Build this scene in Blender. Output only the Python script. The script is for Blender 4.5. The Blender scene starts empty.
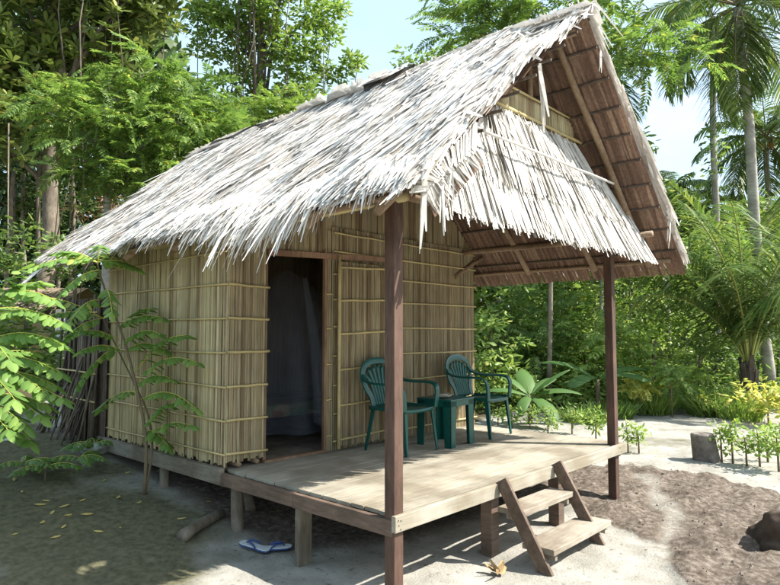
import bpy, math, random
import numpy as np
from mathutils import Vector, Matrix, noise as mnoise

random.seed(7); RNG = np.random.default_rng(11)
S = bpy.context.scene
PI = math.pi
COL = S.collection

# ------------------------------------------------------------------ camera
F_PX, PITCH, YAW = 619.1, .067, .826
CAM = np.array([-2.853, -2.598, 1.62])
cd = bpy.data.cameras.new('camera'); cam = bpy.data.objects.new('camera', cd); COL.objects.link(cam)
cam.location = CAM; cam.rotation_euler = (PI/2 + PITCH, 0, -YAW)
cd.sensor_width = 36; cd.lens = 36*F_PX/780; cd.clip_end = 900; cd.clip_start = .05
S.camera = cam
# ------------------------------------------------------------------ sky, sun, exposure
SUN = np.array([.40, -.56, .76]); SUN /= np.linalg.norm(SUN)
w = bpy.data.worlds.new('World'); S.world = w; w.use_nodes = True
nt = w.node_tree; bg = nt.nodes['Background']
sky = nt.nodes.new('ShaderNodeTexSky'); sky.sky_type = 'NISHITA'; sky.sun_disc = False
sky.sun_elevation = math.asin(SUN[2]); sky.sun_rotation = math.atan2(SUN[0], SUN[1])
sky.air_density = 1.3; sky.dust_density = 4.0; sky.ozone_density = 1.0
# thin bright cloud, a real part of this sky
tc = nt.nodes.new('ShaderNodeTexCoord'); mp = nt.nodes.new('ShaderNodeMapping'); mp.inputs['Scale'].default_value = (1, 1, 2.6)
nz = nt.nodes.new('ShaderNodeTexNoise'); nz.inputs['Scale'].default_value = 1.7; nz.inputs['Detail'].default_value = 7
cr = nt.nodes.new('ShaderNodeValToRGB'); cr.color_ramp.elements[0].position = .33; cr.color_ramp.elements[1].position = .56
mx = nt.nodes.new('ShaderNodeMixRGB'); mx.inputs[2].default_value = (2.0, 2.75, 3.25, 1)
nt.links.new(tc.outputs['Generated'], mp.inputs[0]); nt.links.new(mp.outputs[0], nz.inputs[0])
nt.links.new(nz.outputs[0], cr.inputs[0]); nt.links.new(cr.outputs[0], mx.inputs[0])
nt.links.new(sky.outputs[0], mx.inputs[1]); nt.links.new(mx.outputs[0], bg.inputs[0])
bg.inputs[1].default_value = .15
sl = bpy.data.lights.new('sun', 'SUN'); sl.energy = 4.6; sl.angle = math.radians(.55); sl.color = (1, .95, .86)
so = bpy.data.objects.new('sun', sl); COL.objects.link(so); so.location = (6, -8, 14)
so.rotation_euler = Vector(SUN).to_track_quat('Z', 'Y').to_euler()
S.view_settings.view_transform = 'Standard'; S.view_settings.look = 'None'; S.view_settings.gamma = 1
S.view_settings.use_curve_mapping = False; S.view_settings.exposure = 1.38
S.render.engine = 'CYCLES'

# ------------------------------------------------------------------ helpers
_s, _c = math.sin(YAW), math.cos(YAW); _cp, _sp = math.cos(PITCH), math.sin(PITCH)
FW = np.array([_s*_cp, _c*_cp, _sp]); RT = np.array([_c, -_s, 0]); UP = np.array([-_s*_sp, -_c*_sp, _cp])
def at(px, py, D):
    """survey: photo pixel + distance (m) -> world point"""
    return CAM + (FW + RT*(px-390)/F_PX - UP*(py-292.5)/F_PX)*D

def tag(o, label=None, cat=None, group=None, kind=None):
    if label: o['label'] = label
    if cat: o['category'] = cat
    if group: o['group'] = group
    if kind: o['kind'] = kind
    return o
def empty(name, loc=(0,0,0), rz=0):
    o = bpy.data.objects.new(name, None); COL.objects.link(o)
    o.location = tuple(loc); o.rotation_euler = (0, 0, rz); o.empty_display_size = .1
    return o
def copy_tree(o, parent=None):
    c = o.copy(); COL.objects.link(c)
    if parent is not None:
        c.parent = parent
    for ch in list(o.children): copy_tree(ch, c)
    return c
def link_mesh(name, me, mat, parent=None, smooth=False):
    if mat: me.materials.append(mat)
    if smooth: me.polygons.foreach_set('use_smooth', np.ones(len(me.polygons), bool))
    o = bpy.data.objects.new(name, me); COL.objects.link(o)
    if parent is not None: o.parent = parent
    return o
class MB:
    """collects shapes, builds ONE mesh"""
    def __init__(s): s.v = []; s.f = []; s.n = 0; s.q = []
    def add(s, V, Fc):
        V = np.asarray(V, float); s.v.append(V)
        for f in Fc: s.f.append([i + s.n for i in f])
        s.n += len(V)
    def addq(s, V, Q):           # arrays
        s.v.append(V); s.q.append(np.asarray(Q) + s.n); s.n += len(V)
    def box(s, c, d, R=None, jit=0):
        x, y, z = np.array(d)/2.
        V = np.array([[a*x, b*y, e*z] for a in (-1,1) for b in (-1,1) for e in (-1,1)])
        if jit: V += RNG.normal(0, jit, V.shape)
        if R is not None: V = V @ np.array(R).T
        s.add(V + np.array(c), [(0,1,3,2),(4,6,7,5),(0,4,5,1),(2,3,7,6),(0,2,6,4),(1,5,7,3)])
    def beam(s, a, b, wd, th, up=(0,0,1)):
        """box from a to b, wd across, th along up"""
        a = np.array(a, float); b = np.array(b, float); d = b-a; L = np.linalg.norm(d); d /= L
        u = np.array(up, float); u -= d*(u@d); u /= np.linalg.norm(u); r = np.cross(d, u)
        R = np.stack([d, r, u], 1); s.box((a+b)/2, (L, wd, th), R)
    def tube(s, pts, rad, n=8, cap=True, jit=0):
        pts = [np.array(p, float) for p in pts]; m = len(pts)
        if np.isscalar(rad): rad = [rad]*m
        V = []; prev = None
        for i, p in enumerate(pts):
            t = pts[min(i+1, m-1)] - pts[max(i-1, 0)]; t = t/(np.linalg.norm(t)+1e-9)
            if prev is None:
                u = np.cross(t, (0,0,1.)); 
                if np.linalg.norm(u) < .2: u = np.cross(t, (1.,0,0))
            else: u = prev - t*(prev@t)
            u = u/(np.linalg.norm(u)+1e-9); prev = u; v = np.cross(t, u)
            for k in range(n):
                a = 2*PI*k/n; r = rad[i]*(1+random.uniform(-jit, jit))
                V.append(p + r*(math.cos(a)*u + math.sin(a)*v))
        Fc = [(i*n+k, i*n+(k+1)%n, (i+1)*n+(k+1)%n, (i+1)*n+k) for i in range(m-1) for k in range(n)]
        if cap: Fc += [tuple(range(n))[::-1], tuple((m-1)*n+k for k in range(n))]
        s.add(V, Fc)
    def build(s, name, mat, parent=None, smooth=False, bevel=0):
        V = np.concatenate(s.v) if s.v else np.zeros((0,3))
        Fc = list(s.f)
        me = bpy.data.meshes.new(name)
        if s.q:
            Q = np.concatenate(s.q) if len({q.shape[1] for q in s.q}) == 1 else None; nf = len(Q) if Q is not None else 0
            if Q is None:
                me.from_pydata(V.tolist(), [], Fc + [f for q in s.q for f in q.tolist()])
            elif Fc:
                me.from_pydata(V.tolist(), [], Fc + Q.tolist())
            else:
                me.vertices.add(len(V)); me.vertices.foreach_set('co', V.astype(np.float32).ravel())
                k = Q.shape[1]
                me.loops.add(nf*k); me.loops.foreach_set('vertex_index', Q.astype(np.int32).ravel())
                me.polygons.add(nf); me.polygons.foreach_set('loop_start', np.arange(0, nf*k, k, dtype=np.int32))
                me.update(calc_edges=True)
        else:
            me.from_pydata(V.tolist(), [], Fc)
        me.update()
        o = link_mesh(name, me, mat, parent, smooth)
        if bevel:
            m = o.modifiers.new('bevel', 'BEVEL'); m.width = bevel; m.segments = 2; m.limit_method = 'ANGLE'
        return o

def unit(v): return v/(np.linalg.norm(v, axis=-1, keepdims=True)+1e-9)
def strips(P, D, N, L, W, droop=0., seg=2, taper=.35, twist=None, fold=0.):
    """many thin leaf blades: P base, D direction, N surface normal (all Nx3), L length, W width arrays."""
    n = len(P); D = unit(D); Sd = unit(np.cross(D, N)); N2 = unit(np.cross(Sd, D))
    if twist is not None:
        c, s_ = np.cos(twist)[:,None], np.sin(twist)[:,None]; Sd, N2 = Sd*c + N2*s_, N2*c - Sd*s_
    ts = np.linspace(0, 1, seg+1); V = np.zeros((n, (seg+1)*2, 3))
    droop = np.broadcast_to(droop, (n,))
    for i, t in enumerate(ts):
        c = P + D*(L*t)[:,None] - N2*0
        c = c + np.array([0,0,-1.])*(droop*L*t*t)[:,None]
        wd = W*(1-(1-taper)*t**1.5)*(.55+.45*min(1, t*4)) / 2
        V[:, 2*i] = c - Sd*wd[:,None]; V[:, 2*i+1] = c + Sd*wd[:,None]
    k = (seg+1)*2
    Q = np.array([(2*i, 2*i+1, 2*i+3, 2*i+2) for i in range(seg)])
    Q = (Q[None] + (np.arange(n)*k)[:,None,None]).reshape(-1, 4)
    return V.reshape(-1, 3), Q
def rand_rot(n, tilt=1.0, up=None):
    """rotation matrices n x 3 x 3 with random azimuth; local z tilted from up by up to tilt rad"""
    az = RNG.uniform(0, 2*PI, n); tl = RNG.uniform(0, tilt, n); a2 = RNG.uniform(0, 2*PI, n)
    def Rz(a): 
        M = np.zeros((n,3,3)); c, s_ = np.cos(a), np.sin(a); M[:,0,0]=c; M[:,0,1]=-s_; M[:,1,0]=s_; M[:,1,1]=c; M[:,2,2]=1; return M
    def Ry(a):
        M = np.zeros((n,3,3)); c, s_ = np.cos(a), np.sin(a); M[:,0,0]=c; M[:,0,2]=s_; M[:,2,0]=-s_; M[:,2,2]=c; M[:,1,1]=1; return M
    return Rz(az) @ Ry(tl) @ Rz(a2)
def frame(X, Z):
    """frames with local x = X and z near Z"""
    X = unit(X); Y = unit(np.cross(Z, X)); Z = np.cross(X, Y); return np.stack([X, Y, Z], 2)
def scatter(mb, tv, tq, P, R, s):
    """template verts tv, quads tq placed at P with rotation R, scale s"""
    n = len(P); V = np.einsum('nij,kj->nki', R, tv)*np.asarray(s)[:,None,None] + P[:,None]
    Q = (tq[None] + (np.arange(n)*len(tv))[:,None,None]).reshape(-1, tq.shape[1])
    mb.addq(V.reshape(-1,3), Q)

# leaf templates (unit length along +x, z up)
def T_leaf(wd=.45, drop=.15, fold=.08):
    v = np.array([[0,0,0],[.35,-wd/2,-fold],[.4,0,.02],[.35,wd/2,-fold],[.75,-wd*.36,-fold-drop*.4],[.78,0,-drop*.3],[.75,wd*.36,-fold-drop*.4],[1,0,-drop]])
    q = np.array([[0,1,2],[0,2,3],[1,4,5],[1,5,2],[2,5,6],[2,6,3],[4,7,5],[5,7,6]])
    return v, q
def tri_fix(q): return q
def T_quadleaf(wd=.5, drop=.12):
    v = np.array([[0,0,0],[.45,-wd/2,-.05],[1,0,-drop],[.45,wd/2,-.05]]); return v, np.array([[0,1,2,3]])
def T_pinnate(pairs=8, ll=.34, lw=.13, arch=.25, droop=.12, seed=0):
    r = random.Random(seed); v = []; q = []
    def P(t): return np.array([t, 0, .12*math.sin(t*PI*.8) - arch*t*t])
    for i in range(pairs):                       # rachis
        pass
    n = 5
    for i in range(n+1):
        p = P(i/n); v += [p+[0,-.008,0], p+[0,.008,0]]
    for i in range(n): q.append([2*i, 2*i+1, 2*i+3, 2*i+2])
    for i in range(pairs):
        t = .14 + .84*i/(pairs-1); p = P(t)
        for sd in (-1, 1):
            l = ll*(1-.45*abs(t-.5)**1.3*1.6)*r.uniform(.85, 1.1); a = r.uniform(.3, .6)
            d = np.array([math.sin(a), sd*math.cos(a), 0]); e = np.array([math.cos(a), -sd*math.sin(a), 0])
            b = len(v); dr = droop*r.uniform(.5, 1.6)
            v += [p, p+d*l*.45-e*lw/2+[0,0,-dr*.2*l/ll], p+d*l+[0,0,-dr], p+d*l*.45+e*lw/2+[0,0,-dr*.35]]
            q.append([b, b+1, b+2, b+3])
    p = P(1.0); b = len(v); v += [p, p+[ll*.4,-lw/2,-.03], p+[ll*.8,0,-.1], p+[ll*.4,lw/2,-.03]]; q.append([b,b+1,b+2,b+3])
    return np.array(v), np.array(q)
def T_rosette(k=7, wd=.34):
    V = []; Q = []
    for i in range(k):
        a = 2*PI*i/k + (i%2)*.2; ti = .25 + .5*((i*37)%10)/10
        v = np.array([[0,0,0],[.5,-wd*.38,-.02],[.85,-wd*.42,-.06],[1,0,-.14],[.85,wd*.42,-.06],[.5,wd*.38,-.02]])
        c, s_ = math.cos(ti), math.sin(ti); v = np.stack([v[:,0]*c - v[:,2]*s_, v[:,1], v[:,0]*s_ + v[:,2]*c], 1)
        c, s_ = math.cos(a), math.sin(a); v = np.stack([v[:,0]*c - v[:,1]*s_, v[:,0]*s_ + v[:,1]*c, v[:,2]], 1)
        b = len(V); V += list(v); Q += [[b,b+1,b+2,b+5],[b+2,b+3,b+4,b+5]]
    return np.array(V), np.array(Q)

# ------------------------------------------------------------------ materials
def new_mat(name):
    m = bpy.data.materials.new(name); m.use_nodes = True; t = m.node_tree
    return m, t, t.nodes['Principled BSDF']
def ramp(t, stops):
    r = t.nodes.new('ShaderNodeValToRGB'); e = r.color_ramp.elements
    while len(e) < len(stops): e.new(.5)
    for el, (p, c) in zip(e, stops): el.position = p; el.color = (*c, 1)
    return r
def nd(t, kind, **kw):
    n = t.nodes.new(kind)
    for k, v in kw.items():
        if k in ('scale','detail','rough','dist'):
            n.inputs[{'scale':'Scale','detail':'Detail','rough':'Roughness','dist':'Distortion'}[k]].default_value = v
        else: setattr(n, k, v)
    return n
def mix(t, fac, a, b, mode='MIX'):
    n = t.nodes.new('ShaderNodeMixRGB'); n.blend_type = mode
    for i, x in enumerate((fac, a, b)):
        if hasattr(x, 'is_output'): t.links.new(x, n.inputs[i])
        elif i == 0: n.inputs[0].default_value = x
        else: n.inputs[i].default_value = (*x, 1)
    return n.outputs[0]
def mapped(t, sc, rot=(0,0,0)):
    c = nd(t, 'ShaderNodeTexCoord'); m = nd(t, 'ShaderNodeMapping'); m.inputs['Scale'].default_value = sc; m.inputs['Rotation'].default_value = rot
    t.links.new(c.outputs['Object'], m.inputs[0]); return m.outputs[0]
def bump(t, src, st=.4, dist=.01):
    b = nd(t, 'ShaderNodeBump'); b.inputs['Strength'].default_value = st; b.inputs['Distance'].default_value = dist
    t.links.new(src, b.inputs['Height']); return b.outputs[0]
def island(t): return nd(t, 'ShaderNodeNewGeometry').outputs['Random Per Island']

def leaf_mat(name, stops, trans=.45, rough=.45, tint=(1.15, 1.2, .8), big=.35):
    m, t, p = new_mat(name)
    r = ramp(t, stops); t.links.new(island(t), r.inputs[0])
    n = nd(t, 'ShaderNodeTexNoise', scale=.55, detail=2); g = nd(t, 'ShaderNodeNewGeometry'); t.links.new(g.outputs['Position'], n.inputs[0])
    rr = ramp(t, [(.35, (1.08,1.0,1.1)), (.65, (1.75,1.5,1.5))]); t.links.new(n.outputs[0], rr.inputs[0])
    col = mix(t, 1, r.outputs[0], rr.outputs[0], 'MULTIPLY')
    t.links.new(col, p.inputs['Base Color']); p.inputs['Roughness'].default_value = rough
    p.inputs['Specular IOR Level'].default_value = .35
    tr = nd(t, 'ShaderNodeBsdfTranslucent'); tcol = mix(t, 1, col, tint, 'MULTIPLY'); t.links.new(tcol, tr.inputs[0])
    ms = nd(t, 'ShaderNodeMixShader'); ms.inputs[0].default_value = trans
    t.links.new(p.outputs[0], ms.inputs[1]); t.links.new(tr.outputs[0], ms.inputs[2])
    t.links.new(ms.outputs[0], t.nodes['Material Output'].inputs[0])
    return m
def strand_mat(name, stops, rough=.6, stretch=(60,60,3), trans=0., vari=.35, patch=.80):
    """dry leaf / reed: colour per strand, fine fibres along it"""
    m, t, p = new_mat(name)
    r = ramp(t, stops); t.links.new(island(t), r.inputs[0])
    n = nd(t, 'ShaderNodeTexNoise', scale=1, detail=4); t.links.new(mapped(t, stretch), n.inputs[0])
    rr = ramp(t, [(.3, (1-vari,)*3), (.7, (1+vari*.6,)*3)]); t.links.new(n.outputs[0], rr.inputs[0])
    n2 = nd(t, 'ShaderNodeTexNoise', scale=2.2, detail=5); t.links.new(mapped(t, (1,1,1)), n2.inputs[0])
    r2 = ramp(t, [(.35, (patch,patch*.98,patch*.96)), (.62, (1.08,1.06,1.04))]); t.links.new(n2.outputs[0], r2.inputs[0])
    col = mix(t, 1, mix(t, 1, r.outputs[0], rr.outputs[0], 'MULTIPLY'), r2.outputs[0], 'MULTIPLY')
    t.links.new(col, p.inputs['Base Color']); p.inputs['Roughness'].default_value = rough; p.inputs['Specular IOR Level'].default_value = .3
    t.links.new(bump(t, n.outputs[0], .3, .004), p.inputs['Normal'])
    if trans:
        tr = nd(t, 'ShaderNodeBsdfTranslucent'); t.links.new(col, tr.inputs[0]); ms = nd(t, 'ShaderNodeMixShader'); ms.inputs[0].default_value = trans
        t.links.new(p.outputs[0], ms.inputs[1]); t.links.new(tr.outputs[0], ms.inputs[2]); t.links.new(ms.outputs[0], t.nodes['Material Output'].inputs[0])
    return m
def wood_mat(name, a, b, stretch=(4,4,.6), rough=.75, k=9, stain=(.6,.55,.5), st=.5):
    m, t, p = new_mat(name)
    mv = mapped(t, stretch); n = nd(t, 'ShaderNodeTexNoise', scale=k, detail=6, rough=.65, dist=.6); t.links.new(mv, n.inputs[0])
    r = ramp(t, [(.3, a), (.68, b)]); t.links.new(n.outputs[0], r.inputs[0])
    n2 = nd(t, 'ShaderNodeTexNoise', scale=2.3, detail=4); t.links.new(mapped(t, (1,1,1)), n2.inputs[0])
    r2 = ramp(t, [(.38, stain), (.6, (1,1,1))]); t.links.new(n2.outputs[0], r2.inputs[0])
    ir = ramp(t, [(0, (.82,.82,.82)), (1, (1.12,1.1,1.08))]); t.links.new(island(t), ir.inputs[0])
    col = mix(t, 1, mix(t, 1, r.outputs[0], r2.outputs[0], 'MULTIPLY'), ir.outputs[0], 'MULTIPLY')
    t.links.new(col, p.inputs['Base Color']); p.inputs['Roughness'].default_value = rough
    t.links.new(bump(t, n.outputs[0], st, .006), p.inputs['Normal'])
    return m
def plain(name, c, rough=.5, var=.12, sc=8, spec=.5, bst=.15):
    m, t, p = new_mat(name)
    n = nd(t, 'ShaderNodeTexNoise', scale=sc, detail=6); t.links.new(mapped(t, (1,1,1)), n.inputs[0])
    r = ramp(t, [(.3, tuple(x*(1-var) for x in c)), (.7, tuple(x*(1+var) for x in c))]); t.links.new(n.outputs[0], r.inputs[0])
    t.links.new(r.outputs[0], p.inputs['Base Color']); p.inputs['Roughness'].default_value = rough; p.inputs['Specular IOR Level'].default_value = spec
    t.links.new(bump(t, n.outputs[0], bst, .01), p.inputs['Normal'])
    return m

M = {}
M['thatch'] = strand_mat('silvered_palm_thatch', [(0,(.40,.35,.30)),(.06,(.64,.62,.59)),(.5,(.77,.757,.735)),(.92,(.83,.82,.80)),(1,(.66,.59,.50))], .62, (25,25,25), .15, .14, .88)
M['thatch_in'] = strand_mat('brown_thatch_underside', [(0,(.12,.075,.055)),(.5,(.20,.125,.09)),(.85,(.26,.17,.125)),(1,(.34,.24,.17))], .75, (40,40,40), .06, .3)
M['skirt'] = strand_mat('dry_leaf_skirt', [(0,(.26,.235,.20)),(.12,(.46,.445,.41)),(.5,(.64,.63,.60)),(.88,(.74,.735,.715)),(1,(.46,.41,.34))], .6, (25,25,25), .15, .2)
M['reed'] = strand_mat('reed_strips', [(0,(.15,.105,.055)),(.2,(.24,.185,.105)),(.45,(.33,.27,.16)),(.7,(.29,.25,.16)),(.88,(.39,.33,.205)),(1,(.19,.135,.08))], .6, (70,70,4), 0, .35)
M['reed_pale'] = strand_mat('pale_reed_strips', [(0,(.20,.145,.075)),(.15,(.34,.285,.16)),(.5,(.44,.375,.215)),(.8,(.48,.425,.275)),(1,(.27,.19,.105))], .6, (70,70,4), 0, .3)
M['bamboo'] = strand_mat('split_bamboo', [(0,(.42,.33,.14)),(.5,(.52,.42,.20)),(1,(.46,.40,.24))], .4, (8,8,8), 0, .2)
M['pole'] = wood_mat('round_pole_wood', (.20,.13,.08), (.34,.25,.16), (3,3,3))
M['red'] = wood_mat('red_brown_timber', (.062,.032,.022), (.135,.074,.05), (5,5,.8), .7, 7, (.7,.66,.62))
M['redbeam'] = wood_mat('red_brown_beam', (.10,.065,.045), (.19,.13,.095), (.8,1,6), .75, 7, (.6,.6,.6))
M['grey'] = wood_mat('weathered_grey_timber', (.14,.12,.09), (.27,.245,.20), (5,5,.8), .85, 7)
M['greyx'] = wood_mat('weathered_grey_beam', (.16,.14,.11), (.30,.27,.22), (1,.8,6), .85, 7)
M['deck'] = wood_mat('pale_weathered_deck', (.26,.235,.185), (.39,.36,.295), (.7,7,7), .8, 5, (.60,.57,.52), .35)
M['board'] = wood_mat('pale_front_board', (.29,.27,.22), (.41,.385,.325), (.6,7,7), .75, 4, (.7,.64,.55), .3)
M['step'] = wood_mat('step_timber', (.26,.225,.18), (.42,.385,.32), (1,7,7), .8, 5)
M['string'] = wood_mat('stringer_timber', (.10,.065,.045), (.22,.16,.12), (3,3,3), .75, 6)
M['door_frame'] = wood_mat('door_timber', (.18,.10,.06), (.30,.19,.12), (5,5,.7), .7, 7)
M['green'] = plain('green_plastic', (.004,.075,.062), .32, .12, 6, .5, .02)
M['bark'] = wood_mat('bark', (.12,.095,.07), (.27,.23,.18), (3,3,1.2), .9, 6, (.6,.6,.6), .8)
M['bark_pale'] = wood_mat('pale_bark', (.26,.245,.22), (.42,.40,.36), (1.5,1.5,9), .9, 3, (.6,.6,.6), .8)
M['bark_dark'] = wood_mat('dark_wood', (.06,.045,.035), (.14,.11,.085), (3,3,2), .9, 6, (.6,.6,.6), .8)
M['stem'] = plain('green_brown_stem', (.16,.12,.07), .7)
M['rock'] = plain('dark_rock', (.075,.055,.042), .9, .55, 7, .2, 1.0)
M['dark'] = plain('dark_nail_gap_shade', (.035,.028,.022), .9)

# ------------------------------------------------------------------ the ground
def poly_sd(px, py, poly):
    """signed distance to a polygon, negative inside"""
    x = np.asarray(px, float); y = np.asarray(py, float); d = np.full(x.shape, 1e9); ins = np.zeros(x.shape, bool)
    n = len(poly)
    for i in range(n):
        ax, ay = poly[i]; bx, by = poly[(i+1) % n]; ex, ey = bx-ax, by-ay
        t = np.clip(((x-ax)*ex + (y-ay)*ey)/(ex*ex+ey*ey+1e-12), 0, 1)
        d = np.minimum(d, np.hypot(x-ax-t*ex, y-ay-t*ey))
        c = ((ay > y) != (by > y)) & (x < (bx-ax)*(y-ay)/((by-ay) if by != ay else 1e-9) + ax)
        ins ^= c
    return np.where(ins, -d, d)
def ground_pt(px, py, z=0.):
    d = FW + RT*(px-390)/F_PX - UP*(py-292.5)/F_PX; t = (z-CAM[2])/d[2]; p = CAM + d*t; return (p[0], p[1])
SOIL = [ground_pt(*q, -.03) for q in [(525,476),(560,470),(640,466),(700,474),(760,486),(800,500),(860,560),(860,640),(730,640),(688,578),(652,549),(622,541),(600,528),(560,512)]]
LOOSE = [ground_pt(*q, -.03) for q in [(400,600),(450,560),(470,548),(520,570),(560,600),(470,640)]]
STREAK = [ground_pt(*q, -.03) for q in [(640,478),(668,520),(655,560),(664,560),(678,520),(650,478)]]
def sstep(a, b, x): t = np.clip((x-a)/(b-a), 0, 1); return t*t*(3-2*t)
def vnoise(x, y, k, o=0.):
    f = np.frompyfunc(lambda a, b: mnoise.noise((a*k+o, b*k-o, o*.7)), 2, 1)
    return f(x, y).astype(float)
def gz_base(x, y):
    left = 1 - sstep(.8, 5.5, x)
    z = .145*np.clip(y-1.35, 0, 3.6)*left + .02*np.clip(y-5, 0, 12)*left
    z = z - .03*sstep(.5, 3, x)*(1-sstep(6, 12, x))
    r = np.hypot(x, y-2)
    z = z + 3.2*sstep(26, 70, r)*(sstep(-.4, .6, (y-x)/(r+1e-6)))          # wooded rise behind the hut
    return z
def soilmask(x, y): return (1-.52*(1-sstep(-.05,.22,poly_sd(x, y, STREAK)+.1*vnoise(x, y, 4, 8))))*(1 - sstep(-.16, .08, poly_sd(x, y, SOIL) + .26*vnoise(x, y, 2.1, 4) + .12*vnoise(x, y, 6, 4)))
def gz(x, y, fine=True):
    x = np.asarray(x, float); y = np.asarray(y, float); z = gz_base(x, y)
    near = 1 - sstep(9, 16, np.hypot(x, y))
    z = z + near*(.03*vnoise(x, y, .9, 1) + .012*vnoise(x, y, 3.3, 2))
    if fine:
        m = soilmask(x, y)
        z = z + m*(.04 + .06*vnoise(x, y, 4, 3) + .03*np.abs(vnoise(x, y, 9, 5)) + .02*vnoise(x, y, 17, 8))
        z = z + near*(.007*vnoise(x, y, 11, 6) + .013*vnoise(x, y, 6.3, 12))
    return z
def g1(x, y): return float(gz(np.array([x]), np.array([y]))[0])
def axis(lo, hi, c, fine, grow, half):
    out = [c]; s_ = fine; x = c
    while x < hi:
        if x-c > half: s_ *= grow
        x += s_; out.append(x)
    s_ = fine; x = c
    while x > lo:
        if c-x > half: s_ *= grow
        x -= s_; out.insert(0, x)
    return np.array(out)
gx = axis(-260, 320, 1.2, .05, 1.07, 4.3); gy = axis(-260, 320, .8, .05, 1.07, 3.6)
GX, GY = np.meshgrid(gx, gy, indexing='ij'); fx, fy = GX.ravel(), GY.ravel()
GZ = gz(fx, fy)
nx, ny = len(gx), len(gy)
idx = np.arange(nx*ny).reshape(nx, ny)
Qg = np.stack([idx[:-1,:-1].ravel(), idx[1:,:-1].ravel(), idx[1:,1:].ravel(), idx[:-1,1:].ravel()], 1)
b = MB(); b.addq(np.stack([fx, fy, GZ], 1), Qg)
def ground_mat():
    m, t, p = new_mat('sandy_ground')
    g = nd(t, 'ShaderNodeNewGeometry').outputs['Position']
    def N(sc, det=6, rough=.6):
        n = nd(t, 'ShaderNodeTexNoise', scale=sc, detail=det, rough=rough); t.links.new(g, n.inputs[0]); return n.outputs[0]
    n1 = N(2.2); n2 = N(19, 8); n3 = N(.7, 4); n4 = N(60, 5, .7)
    sand = ramp(t, [(.3, (.22,.21,.18)), (.5, (.32,.305,.27)), (.7, (.40,.385,.345))]); t.links.new(n1, sand.inputs[0])
    sp = ramp(t, [(.28, (.45,.42,.38)), (.42, (1,1,1))]); t.links.new(n2, sp.inputs[0])
    c = mix(t, 1, sand.outputs[0], sp.outputs[0], 'MULTIPLY')
    a = nd(t, 'ShaderNodeAttribute', attribute_name='cover'); sep = nd(t, 'ShaderNodeSeparateColor'); t.links.new(a.outputs['Color'], sep.inputs[0])
    def mask(ch, nn, k=.9):
        x = nd(t, 'ShaderNodeMath', operation='MULTIPLY_ADD'); t.links.new(nn, x.inputs[0]); x.inputs[1].default_value = k; x.inputs[2].default_value = -k/2
        y = nd(t, 'ShaderNodeMath', operation='ADD'); t.links.new(x.outputs[0], y.inputs[0]); t.links.new(sep.outputs[ch], y.inputs[1])
        r = ramp(t, [(.38, (0,0,0)), (.62, (1,1,1))]); t.links.new(y.outputs[0], r.inputs[0]); return r.outputs[0]
    moss = ramp(t, [(.3, (.075,.072,.045)), (.7, (.165,.155,.095))]); t.links.new(n2, moss.inputs[0])
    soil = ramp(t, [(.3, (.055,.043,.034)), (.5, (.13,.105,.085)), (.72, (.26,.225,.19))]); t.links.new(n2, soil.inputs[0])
    lit = ramp(t, [(.3, (.035,.03,.018)), (.6, (.085,.07,.04)), (.75,(.05,.07,.02))]); t.links.new(n2, lit.inputs[0])
    c = mix(t, mask(1, n3, 1.4), c, moss.outputs[0])
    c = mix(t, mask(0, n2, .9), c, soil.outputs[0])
    c = mix(t, mask(2, n1, 1.0), c, lit.outputs[0])
    t.links.new(c, p.inputs['Base Color']); p.inputs['Roughness'].default_value = .95; p.inputs['Specular IOR Level'].default_value = .1
    s1 = nd(t, 'ShaderNodeMath', operation='ADD'); t.links.new(n2, s1.inputs[0]); t.links.new(n4, s1.inputs[1])
    t.links.new(bump(t, s1.outputs[0], .8, .012), p.inputs['Normal'])
    return m
ground = b.build('ground', ground_mat(), smooth=True); tag(ground, kind='structure')
soil = soilmask(fx, fy)*.95
LITTER = [ground_pt(*q, 0) for q in [(470,424),(520,409),(600,406),(640,405),(700,399),(760,404),(800,402)]]
LITTER = LITTER + [(60,-20),(60,60),(-30,60),(-10,14),(-1.5,8.2),(1.4,7.6),(4,6)]
lit = 1 - sstep(-.7, .5, poly_sd(fx, fy, LITTER))
mossr = (1-sstep(-.9, 1.2, fx))*sstep(.3, 1.9, fy-.25*fx)*(.80) + .30*sstep(-6,-1.5,-fx+0*fy)*0
mossr = np.maximum(mossr, .42*(1-sstep(-2.6,-.6,fx))*sstep(-1.2,.6,fy)) 
# darker soil colour mixed in under and beside the floor
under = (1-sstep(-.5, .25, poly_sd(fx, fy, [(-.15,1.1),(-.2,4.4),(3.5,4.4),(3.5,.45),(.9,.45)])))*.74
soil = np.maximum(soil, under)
grit = (1-sstep(.1, .9, np.hypot((fx-11.2)/1.9, (fy-3.3)/1.0)))*.75
soil = np.maximum(soil, grit)
mossr = np.maximum(mossr, .40*(1-sstep(.2,1.2,np.abs((fx*.735+fy*.678)-5.6)))*(fx>4.2))
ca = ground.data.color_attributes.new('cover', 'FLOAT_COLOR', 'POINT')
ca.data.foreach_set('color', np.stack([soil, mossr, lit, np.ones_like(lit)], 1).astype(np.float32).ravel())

# ------------------------------------------------------------------ the hut
DZ = .52                       # deck height
LX, WY, BY = 3.51, 1.85, 4.16  # width, front wall, back wall
RX, RZ, EZ, EX0, EX1 = 1.755, 4.215, 2.325, -.49, 3.98
FY, KY = -.52, 4.75            # front and back of the roof at the eaves
SLP = (RZ-EZ)/(RX-EX0)
hut = empty('bamboo_hut', (0,0,0))
tag(hut, 'bamboo and reed hut on short stilts with a silvery thatch roof and porch deck', 'hut')
def roofz(x): return RZ - abs(x-RX)*SLP

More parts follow.
